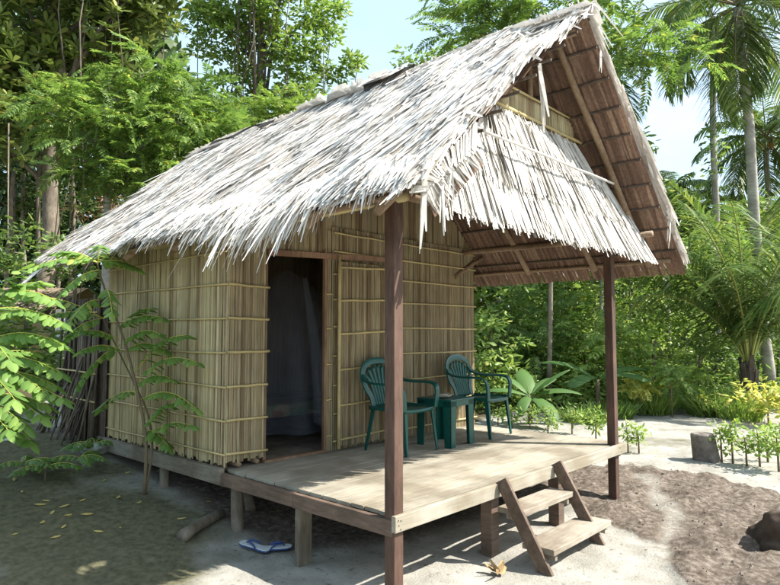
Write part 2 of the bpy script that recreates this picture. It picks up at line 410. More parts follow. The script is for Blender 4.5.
# --- deck, floor, beams
b = MB(); y = .012
while y < WY - .02:
    wd = random.uniform(.115, .15); y2 = min(y+wd, WY+.0)
    off = random.uniform(-.015, .0)
    cut = random.choice([None, None, random.uniform(.8, 2.8)])
    xs = [(0.02+off, LX-.05+random.uniform(-.02,.02))] if cut is None else [(0.02+off, cut-.002), (cut+.002, LX-.05+random.uniform(-.02,.02))]
    for xa, xb in xs:
        b.box(((xa+xb)/2, (y+y2)/2, DZ-.0125+random.uniform(-.0015,.0015)), (xb-xa, y2-y-.005, .025))
    y = y2
deck = b.build('deck', M['deck'], hut, bevel=.002); 
b = MB(); b.beam((-.06,-.05,DZ-.038), (3.42,-.05,DZ-.038), .035, .098); board = b.build('front_board', M['board'], hut, bevel=.005)
for x, z in ((-.035,DZ-.015),(-.012,DZ-.02),(-.03,DZ-.045),(-.014,DZ-.07),(3.24,DZ-.02),(3.27,DZ-.06)):
    b = MB(); b.tube([(x,-.0675,z), (x,-.071,z)], .0035, 6); b.build('nail', M['dark'], board)
b = MB(); b.beam((-.03,-.03,DZ-.07), (-.03,.92,DZ-.07), .04, .10); b.beam((-.028,.925,DZ-.068), (-.028,1.84,DZ-.068), .04, .10); b.build('side_beam', M['redbeam'], hut, bevel=.004)
b = MB(); b.beam((3.40,.0,DZ-.08), (3.40,1.84,DZ-.08), .04, .10)
b.beam((.02,.95,DZ-.09), (3.4,.95,DZ-.09), .05, .10); b.build('joist', M['redbeam'], hut, bevel=.003)
b = MB(); b.beam((-.045,1.83,DZ-.045), (-.045,4.26,DZ-.045), .05, .13); b.build('floor_beam', M['greyx'], hut, bevel=.004)
b = MB(); b.beam((-.0,1.9,DZ-.09), (3.5,1.9,DZ-.09), .06, .10); b.beam((-.0,4.1,DZ-.09), (3.5,4.1,DZ-.09), .06, .10); b.beam((.02,3,DZ-.09), (3.5,3,DZ-.09), .06, .10)
b.build('cross_beam', M['greyx'], hut)
b = MB()
y = WY
while y < BY:
    b.box((LX/2, y+.06, DZ-.013+random.uniform(-.001,.001)), (LX-.06, .114, .025)); y += .12
b.build('floor', M['greyx'], hut)
# short stubs of floor joists peeping out below the side wall
for yy in (2.05, 2.45, 2.95, 3.4, 3.9):
    b = MB(); b.tube([(.01,yy,DZ+.02), (.3,yy,DZ+.03)], .03, 8); b.build('floor_pole', M['pole'], hut, True)
for xx in (.12,.30):
    b = MB(); b.tube([(xx,1.83,DZ+.025), (xx,2.1,DZ+.025)], .02, 8); b.build('floor_pole', M['pole'], hut, True)

# --- posts
def post(name, x, y, z0, z1, wd, mat, parent=hut, rnd=False, wd2=None):
    b = MB()
    if rnd: b.tube([(x,y,z0), (x+.01,y-.005,(z0+z1)/2), (x,y,z1)], [wd*.52, wd*.5, wd*.47], 10, jit=.05)
    else:
        n = 12; wd2 = wd2 or wd
        b.beam((x,y,z0), (x,y,z1), wd, wd2, up=(0,1,0))
    return b.build(name, mat, parent, smooth=rnd, bevel=0 if rnd else .006)
post('post', .0, .0, -.25, 2.60, .083, M['red'])
post('post', 3.255, .01, -.25, 2.6, .083, M['red'])
post('stilt', .06, 1.78, -.3, DZ-.06, .105, M['grey'], rnd=True)
post('stilt', .06, .93, -.3, DZ-.12, .12, M['grey'], wd2=.05)
post('stilt', .02, 2.9, -.2, DZ-.11, .085, M['grey'], rnd=True)
post('stilt', .02, 4.1, .1, DZ-.11, .10, M['grey'], rnd=True)
post('stilt', 1.13, .06, -.25, DZ-.03, .10, M['redbeam'])
post('stilt', 2.16, .06, -.25, DZ-.03, .10, M['redbeam'])
post('stilt', 3.42, 1.78, -.3, DZ-.06, .1, M['grey'], rnd=True)
post('stilt', 1.8, 1.8, -.3, DZ-.14, .1, M['grey'], rnd=True)
post('stilt', 1.8, 3.0, -.3, DZ-.14, .1, M['grey'], rnd=True)
post('stilt', 3.4, 4.1, -.3, DZ-.14, .1, M['grey'], rnd=True)

# --- reed walls
def reed_strips(b, A, B, z0f, z1f, out, wmin=.026, wmax=.05, dz=.03):
    """vertical flat reeds from A to B (xy), bottom z0f(t), top z1f(t), facing `out`"""
    A = np.array([*A, 0.]); B = np.array([*B, 0.]); L = np.linalg.norm(B-A); d = (B-A)/L; out = np.array([*out, 0.])
    s_ = 0
    while s_ < L - .004:
        wd = min(random.uniform(wmin, wmax), L - s_); t = (s_+wd/2)/L
        z0 = z0f(t) + random.uniform(-dz, dz*.6); z1 = z1f(t); lean = random.uniform(-.006, .006); o = random.uniform(0, .006)
        V = []; nseg = 4
        for i in range(nseg+1):
            z = z0 + (z1-z0)*i/nseg; c = A + d*(s_ + lean*math.sin(i*1.3)) + out*(o + random.uniform(-.002,.002))
            V += [c + [0,0,z] - d*.001, c + d*wd*.5 + out*.007 + [0,0,z], c + d*(wd+.001) + [0,0,z]]
        Fc = []
        for i in range(nseg): Fc += [(3*i,3*i+1,3*i+4,3*i+3), (3*i+1,3*i+2,3*i+5,3*i+4)]
        b.add(V, Fc); s_ += wd
    # inner layer so no light leaks
    n = 24
    for i in range(n):
        t0, t1 = i/n, (i+1)/n; tm = (t0+t1)/2
        P = [A + (B-A)*t for t in (t0, t1)]; z0 = max(z0f(t0), z0f(t1)) + .04
        V = [P[0]-out*.012+[0,0,z0], P[1]-out*.012+[0,0,z0], P[1]-out*.012+[0,0,z1f(t1)-.02], P[0]-out*.012+[0,0,z1f(t0)-.02]]
        b.add(V, [(0,1,2,3)])
def batten(parent, a, b_, r=.011, name='batten', wav=.0035, mat=None):
    a = np.array(a, float); b_ = np.array(b_, float); n = max(4, int(np.linalg.norm(b_-a)/.25)); pts = []
    for i in range(n+1):
        p = a + (b_-a)*i/n; p[2] += random.uniform(-wav, wav); pts.append(p)
    m = MB(); m.tube(pts, [r*random.uniform(.9,1.08) for _ in pts], 7)
    return m.build(name, mat or M['bamboo'], parent, smooth=True)

flat = lambda z: (lambda t: z)
# side wall, x = 0
b = MB(); reed_strips(b, (0,WY), (0,BY), flat(DZ+.035), flat(2.72), (-1,0), .014, .032); side = b.build('side_wall', M['reed_pale'], hut)
Zb = [2.03, 1.75, 1.465, 1.185, .91, .64, 2.31, 2.52]
for z in Zb: batten(side, (-.022, WY-.02, z), (-.022, BY+.01, z + random.uniform(-.02,.02)), .0085)
# front wall left of the door
b = MB(); reed_strips(b, (-.005,WY-.002), (.375,WY-.002), flat(DZ+.06), flat(2.74), (0,-1), .014, .030, .02); fw = b.build('front_wall', M['reed'], hut)
for k, z in enumerate(Zb[:6]): batten(fw, (-.015, WY-.022, z+.005), (.395+random.uniform(-.01,.015), WY-.022, z-.01+random.uniform(0,.02)), .0115)
# front wall right of the door
b = MB(); reed_strips(b, (1.14,WY), (LX,WY), flat(DZ+.0), flat(2.66), (0,-1), .013, .028, .0)
fw2 = b.build('front_wall', M['reed'], hut)
for z in (.60,.86,1.13,1.41,1.69,1.95,2.2,2.42,2.6): batten(fw2, (1.15, WY-.022, z), (LX+.01, WY-.022, z+random.uniform(-.012,.012)), .0095)
# narrow strip beside the opening and over-door panel
b = MB(); reed_strips(b, (1.055,WY+.0), (1.138,WY+.0), flat(DZ), flat(2.62), (0,-1), .024, .035, .0); n_ = b.build('front_wall', M['reed'], hut)
for z in (.66,1.0,1.33,1.67,2.0): batten(n_, (1.05, WY-.02, z), (1.135, WY-.02, z+.005), .009)
b = MB(); reed_strips(b, (.376,WY+.004), (1.054,WY+.004), flat(2.36), flat(2.74), (0,-1), .024, .04, .0); b.build('front_wall', M['reed'], hut)
# gable of the front wall, above plate
b = MB(); reed_strips(b, (0,WY+.02), (LX,WY+.02), flat(2.6), lambda t: roofz(LX*t)-.08, (0,-1), .03, .045, 0.); b.build('gable_wall', M['reed'], hut)
b = MB(); reed_strips(b, (LX,WY), (LX,BY), flat(DZ), flat(2.7), (1,0), .04, .06); b.build('side_wall', M['reed'], hut)
b = MB(); reed_strips(b, (0,BY), (LX,BY), flat(DZ), lambda t: roofz(LX*t)-.08, (0,1), .04, .06); b.build('back_wall', M['reed'], hut)
# wall corner posts and door frame
for x_, y_, z_ in ((.01,WY+.035,2.7),(LX-.02,WY+.03,2.66),(.01,BY-.03,2.7)):
    b = MB(); b.tube([(x_,y_,DZ), (x_,y_,z_)], .022, 8); b.build('corner_pole', M['pole'], hut, True)
b = MB(); b.beam((.385,WY+.03,DZ), (.385,WY+.03,2.36), .03, .05, up=(0,1,0)); b.beam((1.045,WY-.012,DZ), (1.045,WY-.012,2.42), .028, .035, up=(0,1,0))
b.beam((.38,WY-.012,2.335), (1.9,WY-.034,2.40), .03, .055); b.beam((.36,WY-.015,DZ+.012), (1.06,WY-.015,DZ+.012), .05, .024)
b.build('door_frame', M['door_frame'], hut, bevel=.003)
# the door leaf, swung back against the wall
door = empty('door', (1.175, WY-.055, DZ+.02), -.045); door.parent = hut
b = MB(); reed_strips(b, (0,0), (.72,0), flat(.02), flat(1.78), (0,-1), .013, .028, .008); leaf = b.build('door_panel', M['reed'], door)
for z in (.08,.40,.74,1.08,1.40,1.72):
    batten(door, (-.01,-.022,z), (.73,-.022,z+.03), .0115)
batten(door, (-.004,-.026,.0), (-.004,-.026,1.84), .016, 'door_pole'); batten(door, (.725,-.02,.0), (.725,-.02,1.8), .014, 'door_pole')

# --- roof frame
def pole(a, b_, r, name, mat=M['pole'], parent=hut):
    m = MB(); a = np.array(a, float); b_ = np.array(b_, float); n = 5; pts = []
    for i in range(n+1):
        p = a+(b_-a)*i/n + np.array([random.uniform(-1,1)*r*.35 for _ in range(3)]); pts.append(p)
    m.tube(pts, [r*(1.06-.12*i/n) for i in range(n+1)], 8); return m.build(name, mat, parent, smooth=True)
def onroof(side, x, y, drop): return (x, y, roofz(x)-drop)
for yy in (-.2, .42, 1.25, 2.1, 3.0, 3.9):
    pole(onroof(-1, EX0+.12, yy, .12), onroof(-1, RX-.02, yy, .12), .032, 'rafter')
    pole(onroof(1, EX1-.15, yy, .12), onroof(1, RX+.02, yy, .12), .032, 'rafter')
pole((RX, FY+.12, RZ-.14), (RX, 5.1, RZ-.14), .035, 'ridge_pole')
pole((.0,-.12,2.47), (.0,4.6,2.46), .03, 'eave_pole', M['bamboo']); pole((3.255,-.42,2.60), (3.3,4.6,2.60), .03, 'eave_pole')
pole((EX1-.16,-.4,roofz(EX1-.16)-.09), (EX1-.16,4.6,roofz(EX1-.16)-.09), .02, 'eave_pole')
pole((-.36,-.30,2.37), (-.36,4.7,2.37), .018, 'eave_pole')
pole((-.12,.04,2.52), (3.4,.04,2.54), .032, 'tie_beam')
pole((3.1,WY,2.30), (3.72,WY-.05,2.62), .028, 'brace'); pole((RX,.03,2.54), (RX,.03,4.05), .028, 'king_pole')
pole((.8,.03,2.54), (.8,.03,3.32), .022, 'king_pole'); 

# --- thatch
roof = empty('roof', (0,0,0)); roof.parent = hut
def slope_pt(side, s_, y):
    """s_ metres down from the ridge"""
    L = math.hypot(1, SLP); x = RX + side*s_/L; return np.stack([np.broadcast_to(x, y.shape), y, np.broadcast_to(RZ - s_*SLP/L, y.shape)], -1)
cosr = 1/math.hypot(1, SLP); sinr = SLP*cosr
LEN = {-1: (RX-EX0)/cosr-.07, 1: (EX1-RX)/cosr}
def sag(s_, y):    # gentle unevenness of the old roof
    return .025*np.sin(y*2.1+s_*1.3) + .02*np.sin(y*5.3-s_*2.2) + .012*np.sin(y*9.1+s_*6) + .03
def yback(s_, Lr): return KY + .62*(1 - s_/Lr)      # the back rake leans out towards the ridge
def thatch_slope(side, rows, dens, name):
    b = MB(); Lr = LEN[side]; D0 = np.array([side*cosr, 0, -sinr]); N0 = np.array([side*sinr, 0, cosr])
    # underlying mat
    ss = np.linspace(0, Lr-.03, 24); n = 60
    V = []
    for s_ in ss:
        yy = np.linspace(FY+.05, yback(s_, Lr)-.08, n); P = slope_pt(side, s_, yy) + N0*(sag(s_, yy)-.0)[:,None]; V.append(P)
    V = np.concatenate(V); Q = [(i*n+k, i*n+k+1, (i+1)*n+k+1, (i+1)*n+k) for i in range(len(ss)-1) for k in range(n-1)]
    b.addq(V, np.array(Q))
    for r in range(rows):
        s0 = Lr*(r-.6)/rows; cnt = int(dens*(KY-FY+.6))
        yy = RNG.uniform(FY, 1, cnt)*0 + FY + RNG.random(cnt)*(yback(s0, Lr)-FY)
        s_ = np.clip(s0 + RNG.normal(0, .05, cnt), -.02, Lr-.1)
        P = slope_pt(side, 0, yy)*0
        P[:,0] = RX + side*s_*cosr; P[:,1] = yy; P[:,2] = RZ - s_*sinr
        lift = RNG.random(cnt)**2*.022 + .012
        P += N0*(sag(s_, yy) + lift)[:,None]
        if side > 0: yy = np.maximum(yy, FY+.1+.05*RNG.random(cnt))
        yaw = RNG.normal(-.08 if side < 0 else .03, .10 if side < 0 else .05, cnt) + .16*np.sin(yy*1.7+r*.4)*RNG.random(cnt)
        wild = RNG.random(cnt) < .025; yaw = np.where(wild & (side < 0), RNG.normal(0, .5, cnt), yaw)
        pit = RNG.normal(.016, .018, cnt) + np.where(RNG.random(cnt) < .03, .12, 0)
        D = D0 + np.array([0,1.,0])*yaw[:,None] + N0*pit[:,None]
        L = RNG.uniform(.28, .55, cnt); last = s_ + L > Lr + .05
        L = np.where(last, np.maximum(.18, Lr + RNG.uniform(-.06, .08, cnt) - s_), L)
        W = RNG.uniform(.018, .048, cnt)
        N = np.broadcast_to(N0, P.shape) + RNG.normal(0, .07, P.shape)
        V, Q = strips(P, D, N, L, W, RNG.uniform(.0, .03, cnt), 3, .3, RNG.normal(0, .13, cnt)); b.addq(V, Q)
    # eave fringe
    cnt = int(dens*(2.3 if side < 0 else 1.2)*(KY-FY)); yy = FY + RNG.random(cnt)*(KY-FY); s_ = Lr - RNG.uniform(.16, .36, cnt)
    P = np.stack([RX+side*s_*cosr, yy, RZ-s_*sinr], 1) + N0*(sag(s_, yy)+.02+np.where(yy < 2.35, .035, 0)*(side<0))[:,None]
    clump = .5+.5*np.sin(yy*7.3)*np.sin(yy*17.7+1)
    longer = np.where(yy < 2.35, .62+.25*np.sin(yy*2.6-.6), .25)*np.where((yy < .1), .85, 1)*np.where(RNG.random(cnt) < .05, 1.6, 1.)*(1 if side < 0 else .2)
    L = RNG.uniform(.14, .40, cnt)*(.7+.6*clump)*longer + np.where(yy < 2.35, .10, .10)
    D = D0 + np.array([0,1.,0])*RNG.normal(-.12,.22,cnt)[:,None] + N0*RNG.normal(.0,.08,cnt)[:,None]
    V, Q = strips(P, D, np.broadcast_to(N0, P.shape)+RNG.normal(0,.2,P.shape), L, RNG.uniform(.012,.034,cnt), RNG.uniform(.05,.55,cnt), 4, .2, RNG.normal(0,.5,cnt)); b.addq(V, Q)
    # ragged front rake
    cnt = 190 if side < 0 else 50; s_ = RNG.random(cnt)*(Lr-.15)
    P = np.stack([RX+side*s_*cosr, np.full(cnt, FY)+RNG.uniform(-.01,.08,cnt), RZ-s_*sinr], 1) + N0*(sag(s_, FY)+RNG.uniform(-.02,.05,cnt))[:,None]
    D = D0 + np.array([0,-1.,0])*RNG.uniform(-.06,.13,cnt)[:,None] + N0*RNG.normal(-.01,.03,cnt)[:,None]
    V, Q = strips(P, D, np.broadcast_to(N0, P.shape)+RNG.normal(0,.2,P.shape), RNG.uniform(.2,.42,cnt)*(1 if side < 0 else .5), RNG.uniform(.014,.036,cnt), RNG.uniform(0,.05,cnt), 3, .2, RNG.normal(0,.4,cnt)); b.addq(V, Q)
    # ragged back rake
    cnt = 150; s_ = RNG.random(cnt)*Lr
    P = np.stack([RX+side*s_*cosr, yback(s_, Lr)+RNG.uniform(-.1,.0,cnt), RZ-s_*sinr], 1)+N0*.02
    D = D0 + np.array([0,1.,0])*RNG.uniform(.0,.3,cnt)[:,None]
    V, Q = strips(P, D, np.broadcast_to(N0, P.shape)+RNG.normal(0,.3,P.shape), RNG.uniform(.22,.5,cnt), RNG.uniform(.014,.03,cnt), RNG.uniform(0,.3,cnt), 3, .2, RNG.normal(0,.4,cnt)); b.addq(V, Q)
    return b.build(name, M['thatch'], roof)
thatch_slope(-1, 30, 190, 'thatch_slope')
thatch_slope(1, 22, 90, 'thatch_slope')
# underside of the shingles: folded leaf rows stitched on laths
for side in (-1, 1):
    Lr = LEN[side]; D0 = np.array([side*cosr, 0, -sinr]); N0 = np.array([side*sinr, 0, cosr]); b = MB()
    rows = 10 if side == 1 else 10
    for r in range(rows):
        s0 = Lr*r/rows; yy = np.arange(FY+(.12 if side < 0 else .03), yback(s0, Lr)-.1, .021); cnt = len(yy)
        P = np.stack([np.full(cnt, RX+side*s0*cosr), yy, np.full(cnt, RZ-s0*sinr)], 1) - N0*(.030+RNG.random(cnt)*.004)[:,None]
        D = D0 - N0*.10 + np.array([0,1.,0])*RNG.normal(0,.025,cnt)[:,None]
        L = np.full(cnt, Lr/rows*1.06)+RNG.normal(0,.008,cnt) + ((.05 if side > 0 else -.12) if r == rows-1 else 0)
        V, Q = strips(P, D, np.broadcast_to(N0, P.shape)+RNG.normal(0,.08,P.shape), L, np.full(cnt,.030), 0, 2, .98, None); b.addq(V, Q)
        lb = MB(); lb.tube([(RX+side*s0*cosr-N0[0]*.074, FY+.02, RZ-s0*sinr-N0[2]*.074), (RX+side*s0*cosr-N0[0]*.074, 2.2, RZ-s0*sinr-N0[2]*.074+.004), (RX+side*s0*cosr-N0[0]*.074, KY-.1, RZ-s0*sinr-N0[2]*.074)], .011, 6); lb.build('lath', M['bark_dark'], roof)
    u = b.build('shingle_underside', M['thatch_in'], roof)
# ridge cap: folded sheets in three lengths, edges lifted
b = MB()
for (ya, yb, dl, dr, lift) in [(-.58, 1.75, .34, .16, .07), (1.55, 3.0, .22, .3, .12), (2.85, 5.45, .30, .3, .08)]:
    for layer, (k, lz) in enumerate([(1.0, 0.0), (.62, .028)]):
        ny_ = int((yb-ya)/.05); V = []
        for i in range(ny_+1):
            y = ya + (yb-ya)*i/ny_; j = [random.uniform(-.025,.025) for _ in range(2)]
            for q, (sd, s_) in enumerate([(-1, dl*k+j[0]), (-1, dl*k*.5), (0, 0), (1, dr*k*.5), (1, dr*k+j[1])]):
                zz = RZ - s_*sinr + lift*.6 + lz + .02*math.sin(y*3+layer) + random.uniform(-.006,.006) + (lift*.9 if s_ > .2*k and sd == -1 else 0)
                V.append((RX + sd*s_*cosr, y, zz))
        Fc = [(i*5+k2, i*5+k2+1, (i+1)*5+k2+1, (i+1)*5+k2) for i in range(ny_) for k2 in range(4)]
        b.add(V, Fc)
    cnt = int((yb-ya)*60); yy = RNG.uniform(ya, yb, cnt); sd = np.where(RNG.random(cnt) < .6, -1, 1)
    P = np.stack([RX-sd*.05, yy, np.full(cnt, RZ+lift*.6+.04)], 1)
    D = np.stack([sd*cosr*1.0, RNG.normal(0,.3,cnt), -sinr*np.ones(cnt)], 1)
    V, Q = strips(P, D, np.array([[0,0,1.]])+RNG.normal(0,.2,P.shape), RNG.uniform(.3,.5,cnt), RNG.uniform(.015,.03,cnt), 0., 3, .3, RNG.normal(0,.3,cnt)); b.addq(V, Q)
b.build('ridge_cap', M['thatch'], roof)
# torn opening drawn as dark shade sheets, lifted flap near the ridge, long ribs laid over the old thatch
b = MB()
def roofpath(pts, off=.06):
    return [np.array([RX - s_*cosr, y, RZ - s_*sinr]) + np.array([-sinr,0,cosr])*(off+.012*math.sin(y*7)) for s_, y in pts]
for pts, r in [([(.5,1.9),(.9,2.5),(1.5,3.1),(2.3,3.6)], .010), ([(.45,2.05),(.95,2.7),(1.6,3.3)], .008), ([(.42,-.3),(.44,.6),(.47,1.5),(.5,1.9)], .009), ([(.9,.2),(1.3,.5),(1.9,.7)], .006), ([(2.0,-.45),(2.3,-.35),(2.75,-.1)], .009),([(1.2,4.5),(1.7,4.2),(2.4,3.9),(2.8,3.7)], .008)]:
    b.tube(roofpath(pts), r, 6)
b.build('leaf_rib', M['skirt'], roof, True)
b = MB(); yy = RNG.uniform(1.22,1.80,70); t_ = np.sin(PI*(yy-1.22)/.58)
P = np.array([roofpath([(.10+.06*random.random(), y)], .14)[0] for y in yy]); D = np.stack([-cosr*np.ones(70), RNG.normal(-.25,.25,70), -sinr*np.ones(70)+.18*t_], 1)
V, Q = strips(P, D, np.tile([[-sinr,0,cosr]], (70,1))+RNG.normal(0,.15,(70,3)), .20+.13*t_*RNG.random(70), RNG.uniform(.02,.04,70), 0, 3, .3, RNG.normal(0,.3,70)); b.addq(V, Q); b.build('thatch_flap', M['thatch'], roof)
b = MB(); V = []  # dark sheet laid over the thatch, painting the shade inside the opening
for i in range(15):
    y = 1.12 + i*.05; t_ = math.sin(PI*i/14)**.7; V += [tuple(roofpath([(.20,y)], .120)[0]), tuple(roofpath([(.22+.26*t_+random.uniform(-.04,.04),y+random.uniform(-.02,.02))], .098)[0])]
b.add(V, [(2*i,2*i+1,2*i+3,2*i+2) for i in range(14)]); b.build('painted_gap_shade', M['dark'], roof)
b = MB(); V = []  # dark strip painting the shadowed gap line along the ridge
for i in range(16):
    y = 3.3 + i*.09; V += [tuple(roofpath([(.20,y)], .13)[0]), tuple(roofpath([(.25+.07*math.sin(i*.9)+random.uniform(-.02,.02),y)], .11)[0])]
b.add(V, [(2*i,2*i+1,2*i+3,2*i+2) for i in range(15)]); b.build('painted_gap_shade', M['dark'], roof)

# a few long strands hanging off the porch corner
for (P, D, L, W) in [((-.34,-.53,2.46),(-.05,0,-1),.42,.04),((-.20,-.53,2.54),(.02,0,-1),.42,.03),((-.12,-.54,2.60),(0,0,-1.),.25,.022),((.93,-.52,3.48),(.05,0,-1),.5,.05),((2.0,-.5,3.98),(-.05,0,-1),.22,.02),((3.55,-.5,2.75),(0,.05,-1.),.3,.03)]:
    b = MB()
    for k in range(3):
        V, Q = strips(np.array([P])+RNG.normal(0,.008,(1,3)), np.array([D])+RNG.normal(0,.05,(1,3)), np.array([[-.6,-.8,0.]])+RNG.normal(0,.2,(1,3)), np.array([L*random.uniform(.7,1)]), np.array([W*.7]), 0., 5, .3, RNG.normal(0,.5,1)); b.addq(V, Q)
    b.build('hanging_strand', M['skirt'], roof)

# --- gable screen and leaf skirt over the porch
gab = empty('gable_screen', (0,0,0)); gab.parent = hut
b = MB(); reed_strips(b, (.98,-.0), (2.52,-.0), lambda t: 3.2, lambda t: min(3.60, roofz(.98+1.54*t)-.06), (0,-1), .03, .045, 0.)
b.build('reed_panel', M['reed_pale'], gab)
batten(gab, (1.05,-.035,3.40), (2.72,-.035,3.42), .016, 'batten'); batten(gab, (1.15,-.03,3.595), (2.45,-.03,3.605), .010, 'batten')
# wall behind the skirt
b = MB(); reed_strips(b, (.1,.02), (3.45,.02), lambda t: 2.56, lambda t: min(3.25, roofz(.1+3.35*t)-.06), (0,-1), .03, .05, 0.); b.build('reed_panel', M['reed_pale'], gab)
b = MB()
ZT, ZB, YT, YB = 3.36, 2.32, -.05, -.34
def skirt_y(z): return YT + (YB-YT)*(ZT-z)/(ZT-ZB)
Ns = unit(np.array([0, -(ZT-ZB), (YT-YB)])); Ds = unit(np.array([0, YB-YT, ZB-ZT]))
def xr(z): return 2.38 + (3.66-2.38)*max(0, (ZT-z)/(ZT-ZB))**.85
def xl(z): return .95 + (.0-.95)*(ZT-z)/(ZT-ZB)
for r, (zt, ze, off) in enumerate([(3.37,2.98,.0),(3.10,2.66,.012),(2.76,2.33,.024)][::-1]):
    for rep in range(3):
        w0, w1 = xl(zt)-(.0,.12,.30)[2-r]*1.1, xr(zt)+.02; cnt = int((w1-w0)*66)
        xx = RNG.uniform(w0, w1, cnt); z = zt - (0,.03,.07)[rep] + RNG.normal(0, .015, cnt); u = (xx-w0)/(w1-w0)
        P = np.stack([xx, skirt_y(z), z], 1) + Ns*(RNG.uniform(.0,.012,cnt)+off*1.+rep*.004)[:,None]
        yaw = -.22*(1-u)**2 + .55*u**2 + RNG.normal(0,.07,cnt); yaw = np.where(RNG.random(cnt) < .04, RNG.normal(.25,.35,cnt), yaw)
        D = Ds + np.array([1.,0,0])*yaw[:,None] + Ns*(RNG.normal(.075,.02,cnt))[:,None]
        L = (z - ze)/np.abs(unit(D)[:,2]) + RNG.normal(0,.028,cnt)
        V, Q = strips(P, D, np.broadcast_to(Ns, P.shape)+RNG.normal(0,.08,P.shape), np.maximum(L,.12), RNG.uniform(.020,.044,cnt), 0, 3, .42, RNG.normal(0,.28,cnt)); b.addq(V, Q)
V = [(xl(ZT)+.05,YT+.02,ZT),(xr(ZT)-.03,YT+.02,ZT),(xr(ZB)-.06,YB+.02,ZB+.07),(xl(ZB)+.1,YB+.02,ZB+.07)]
b.add(V, [(0,1,2,3)])
b.build('leaf_skirt', M['skirt'], gab)
batten(gab, (.42,-.30,2.98), (2.75,-.27,3.02), .011, 'skirt_pole', mat=M['skirt']); 
# folded frond along the near rake: a flat band, a fold, then pointed tips over a brown under-leaf
def onY(px, py, Y):
    d = FW + RT*(px-390)/F_PX - UP*(py-292.5)/F_PX; return CAM + d*((Y-CAM[1])/d[1])
n = 60; tt = np.linspace(0,1,n)[:,None]
L0 = onY(476,120,-.47)*(1-tt) + onY(411,192,-.50)*tt; L1 = onY(474,146,-.54)*(1-tt) + onY(424,190,-.55)*tt; L2 = onY(486,162,-.45)*(1-tt) + onY(437,216,-.46)*tt
b = MB(); nn = np.tile(unit(np.array([[-.3,-1,.1]])), (n,1))
for rep in range(2):
    J = RNG.normal(0,.006,(n,3)); V, Q = strips(L0+J, L1-L0, nn+RNG.normal(0,.12,(n,3)), np.linalg.norm(L1-L0,axis=1)*1.15, np.full(n,.021), 0, 2, .9, RNG.normal(0,.3,n)); b.addq(V, Q)
    V, Q = strips(L1+J, L2-L1+RNG.normal(0,.015,(n,3)), nn+RNG.normal(0,.12,(n,3)), np.linalg.norm(L2-L1,axis=1)*RNG.uniform(.65,1.12,n), np.full(n,.024), 0, 3, .08, RNG.normal(0,.3,n)); b.addq(V, Q)
b.build('folded_frond', M['skirt'], gab)
b = MB(); V = []
for i in range(n): V += [L1[i]+[.03,.035,0], L2[i]+[.02,.03,0]]
b.add(V, [(2*i,2*i+1,2*i+3,2*i+2) for i in range(n-1)]); b.build('under_leaf', M['thatch_in'], gab)

# ------------------------------------------------------------------ things in and around the hut
# steps
st = empty('wooden_steps', (1.55,-.25,0)); tag(st, 'small two tread wooden steps leaning on the front edge of the porch deck', 'steps')
def rel(p, root): return np.array(p) - np.array(root.location)
for x in (1.07, 1.90):
    b = MB(); b.beam(rel((x,.0-.085,.56), st), rel((x,-.445,-.04), st), .032, .10, up=(0,.8,.5)); b.build('stringer', M['string'], st, bevel=.006)
for (xa, xb, yc, z, wd) in [(1.10,1.88,-.135,.335,.21), (1.09,2.03,-.36,.125,.25)]:
    b = MB(); b.box(rel(((xa+xb)/2, yc, z), st), (xb-xa, wd, .042)); t_ = b.build('tread', M['step'], st, bevel=.005)
    for x in (xa+.07, xb-.06):
        b = MB(); b.box(rel((x, yc-.01, z-.045), st), (.03, wd*.75, .05)); b.build('cleat', M['step'], t_)
# flip flops
def sandal():
    root = empty('flip_flop'); 
    out = [(-.13,-.030),(-.10,-.040),(-.03,-.036),(.04,-.046),(.09,-.046),(.12,-.03),(.132,0),(.12,.030),(.09,.042),(.04,.040),(-.03,.032),(-.10,.036),(-.13,.025),(-.138,0)]
    def slab(z0, z1, k, name, mat):
        b = MB(); n = len(out); V = [(x*k,y*k,z0) for x,y in out] + [(x*k,y*k,z1) for x,y in out]
        b.add(V, [tuple(range(n))[::-1], tuple(range(n,2*n))] + [(i,(i+1)%n,(i+1)%n+n,i+n) for i in range(n)]); return b.build(name, mat, root, bevel=.002)
    slab(0,.010,1,'sole', plain('blue_rubber',(.03,.07,.22),.6)) ; slab(.0101,.018,.98,'footbed', plain('white_rubber',(.52,.55,.56),.6))
    b = MB(); b.tube([(.075,0,.017),(.06,0,.034),(.03,-.022,.042),(-.02,-.038,.03),(-.035,-.04,.014)], [.004,.006,.008,.007,.005], 8); b.tube([(.06,0,.034),(.03,.022,.042),(-.02,.036,.03),(-.035,.036,.014)], [.006,.008,.007,.005], 8)
    b.build('strap', plain('navy_rubber',(.02,.05,.19),.5), root, True); return root
s1 = sandal(); p = ground_pt(254,549,0); s1.location = (p[0], p[1], g1(*p)+.03); s1.rotation_euler = (.0,-.12,1.9)
s2 = copy_tree(s1); p = ground_pt(277,548,0); s2.location = (p[0]-.02, p[1]-.0, g1(*p)+.02); s2.rotation_euler = (0,0,-.55)
tag(s1, 'blue and white flip flop lying tilted, the farther one from the grey stilt', 'sandal', 'pair of flip flops by the deck'); tag(s2, 'blue and white flip flop lying flat against the foot of the grey square stilt', 'sandal', 'pair of flip flops by the deck')
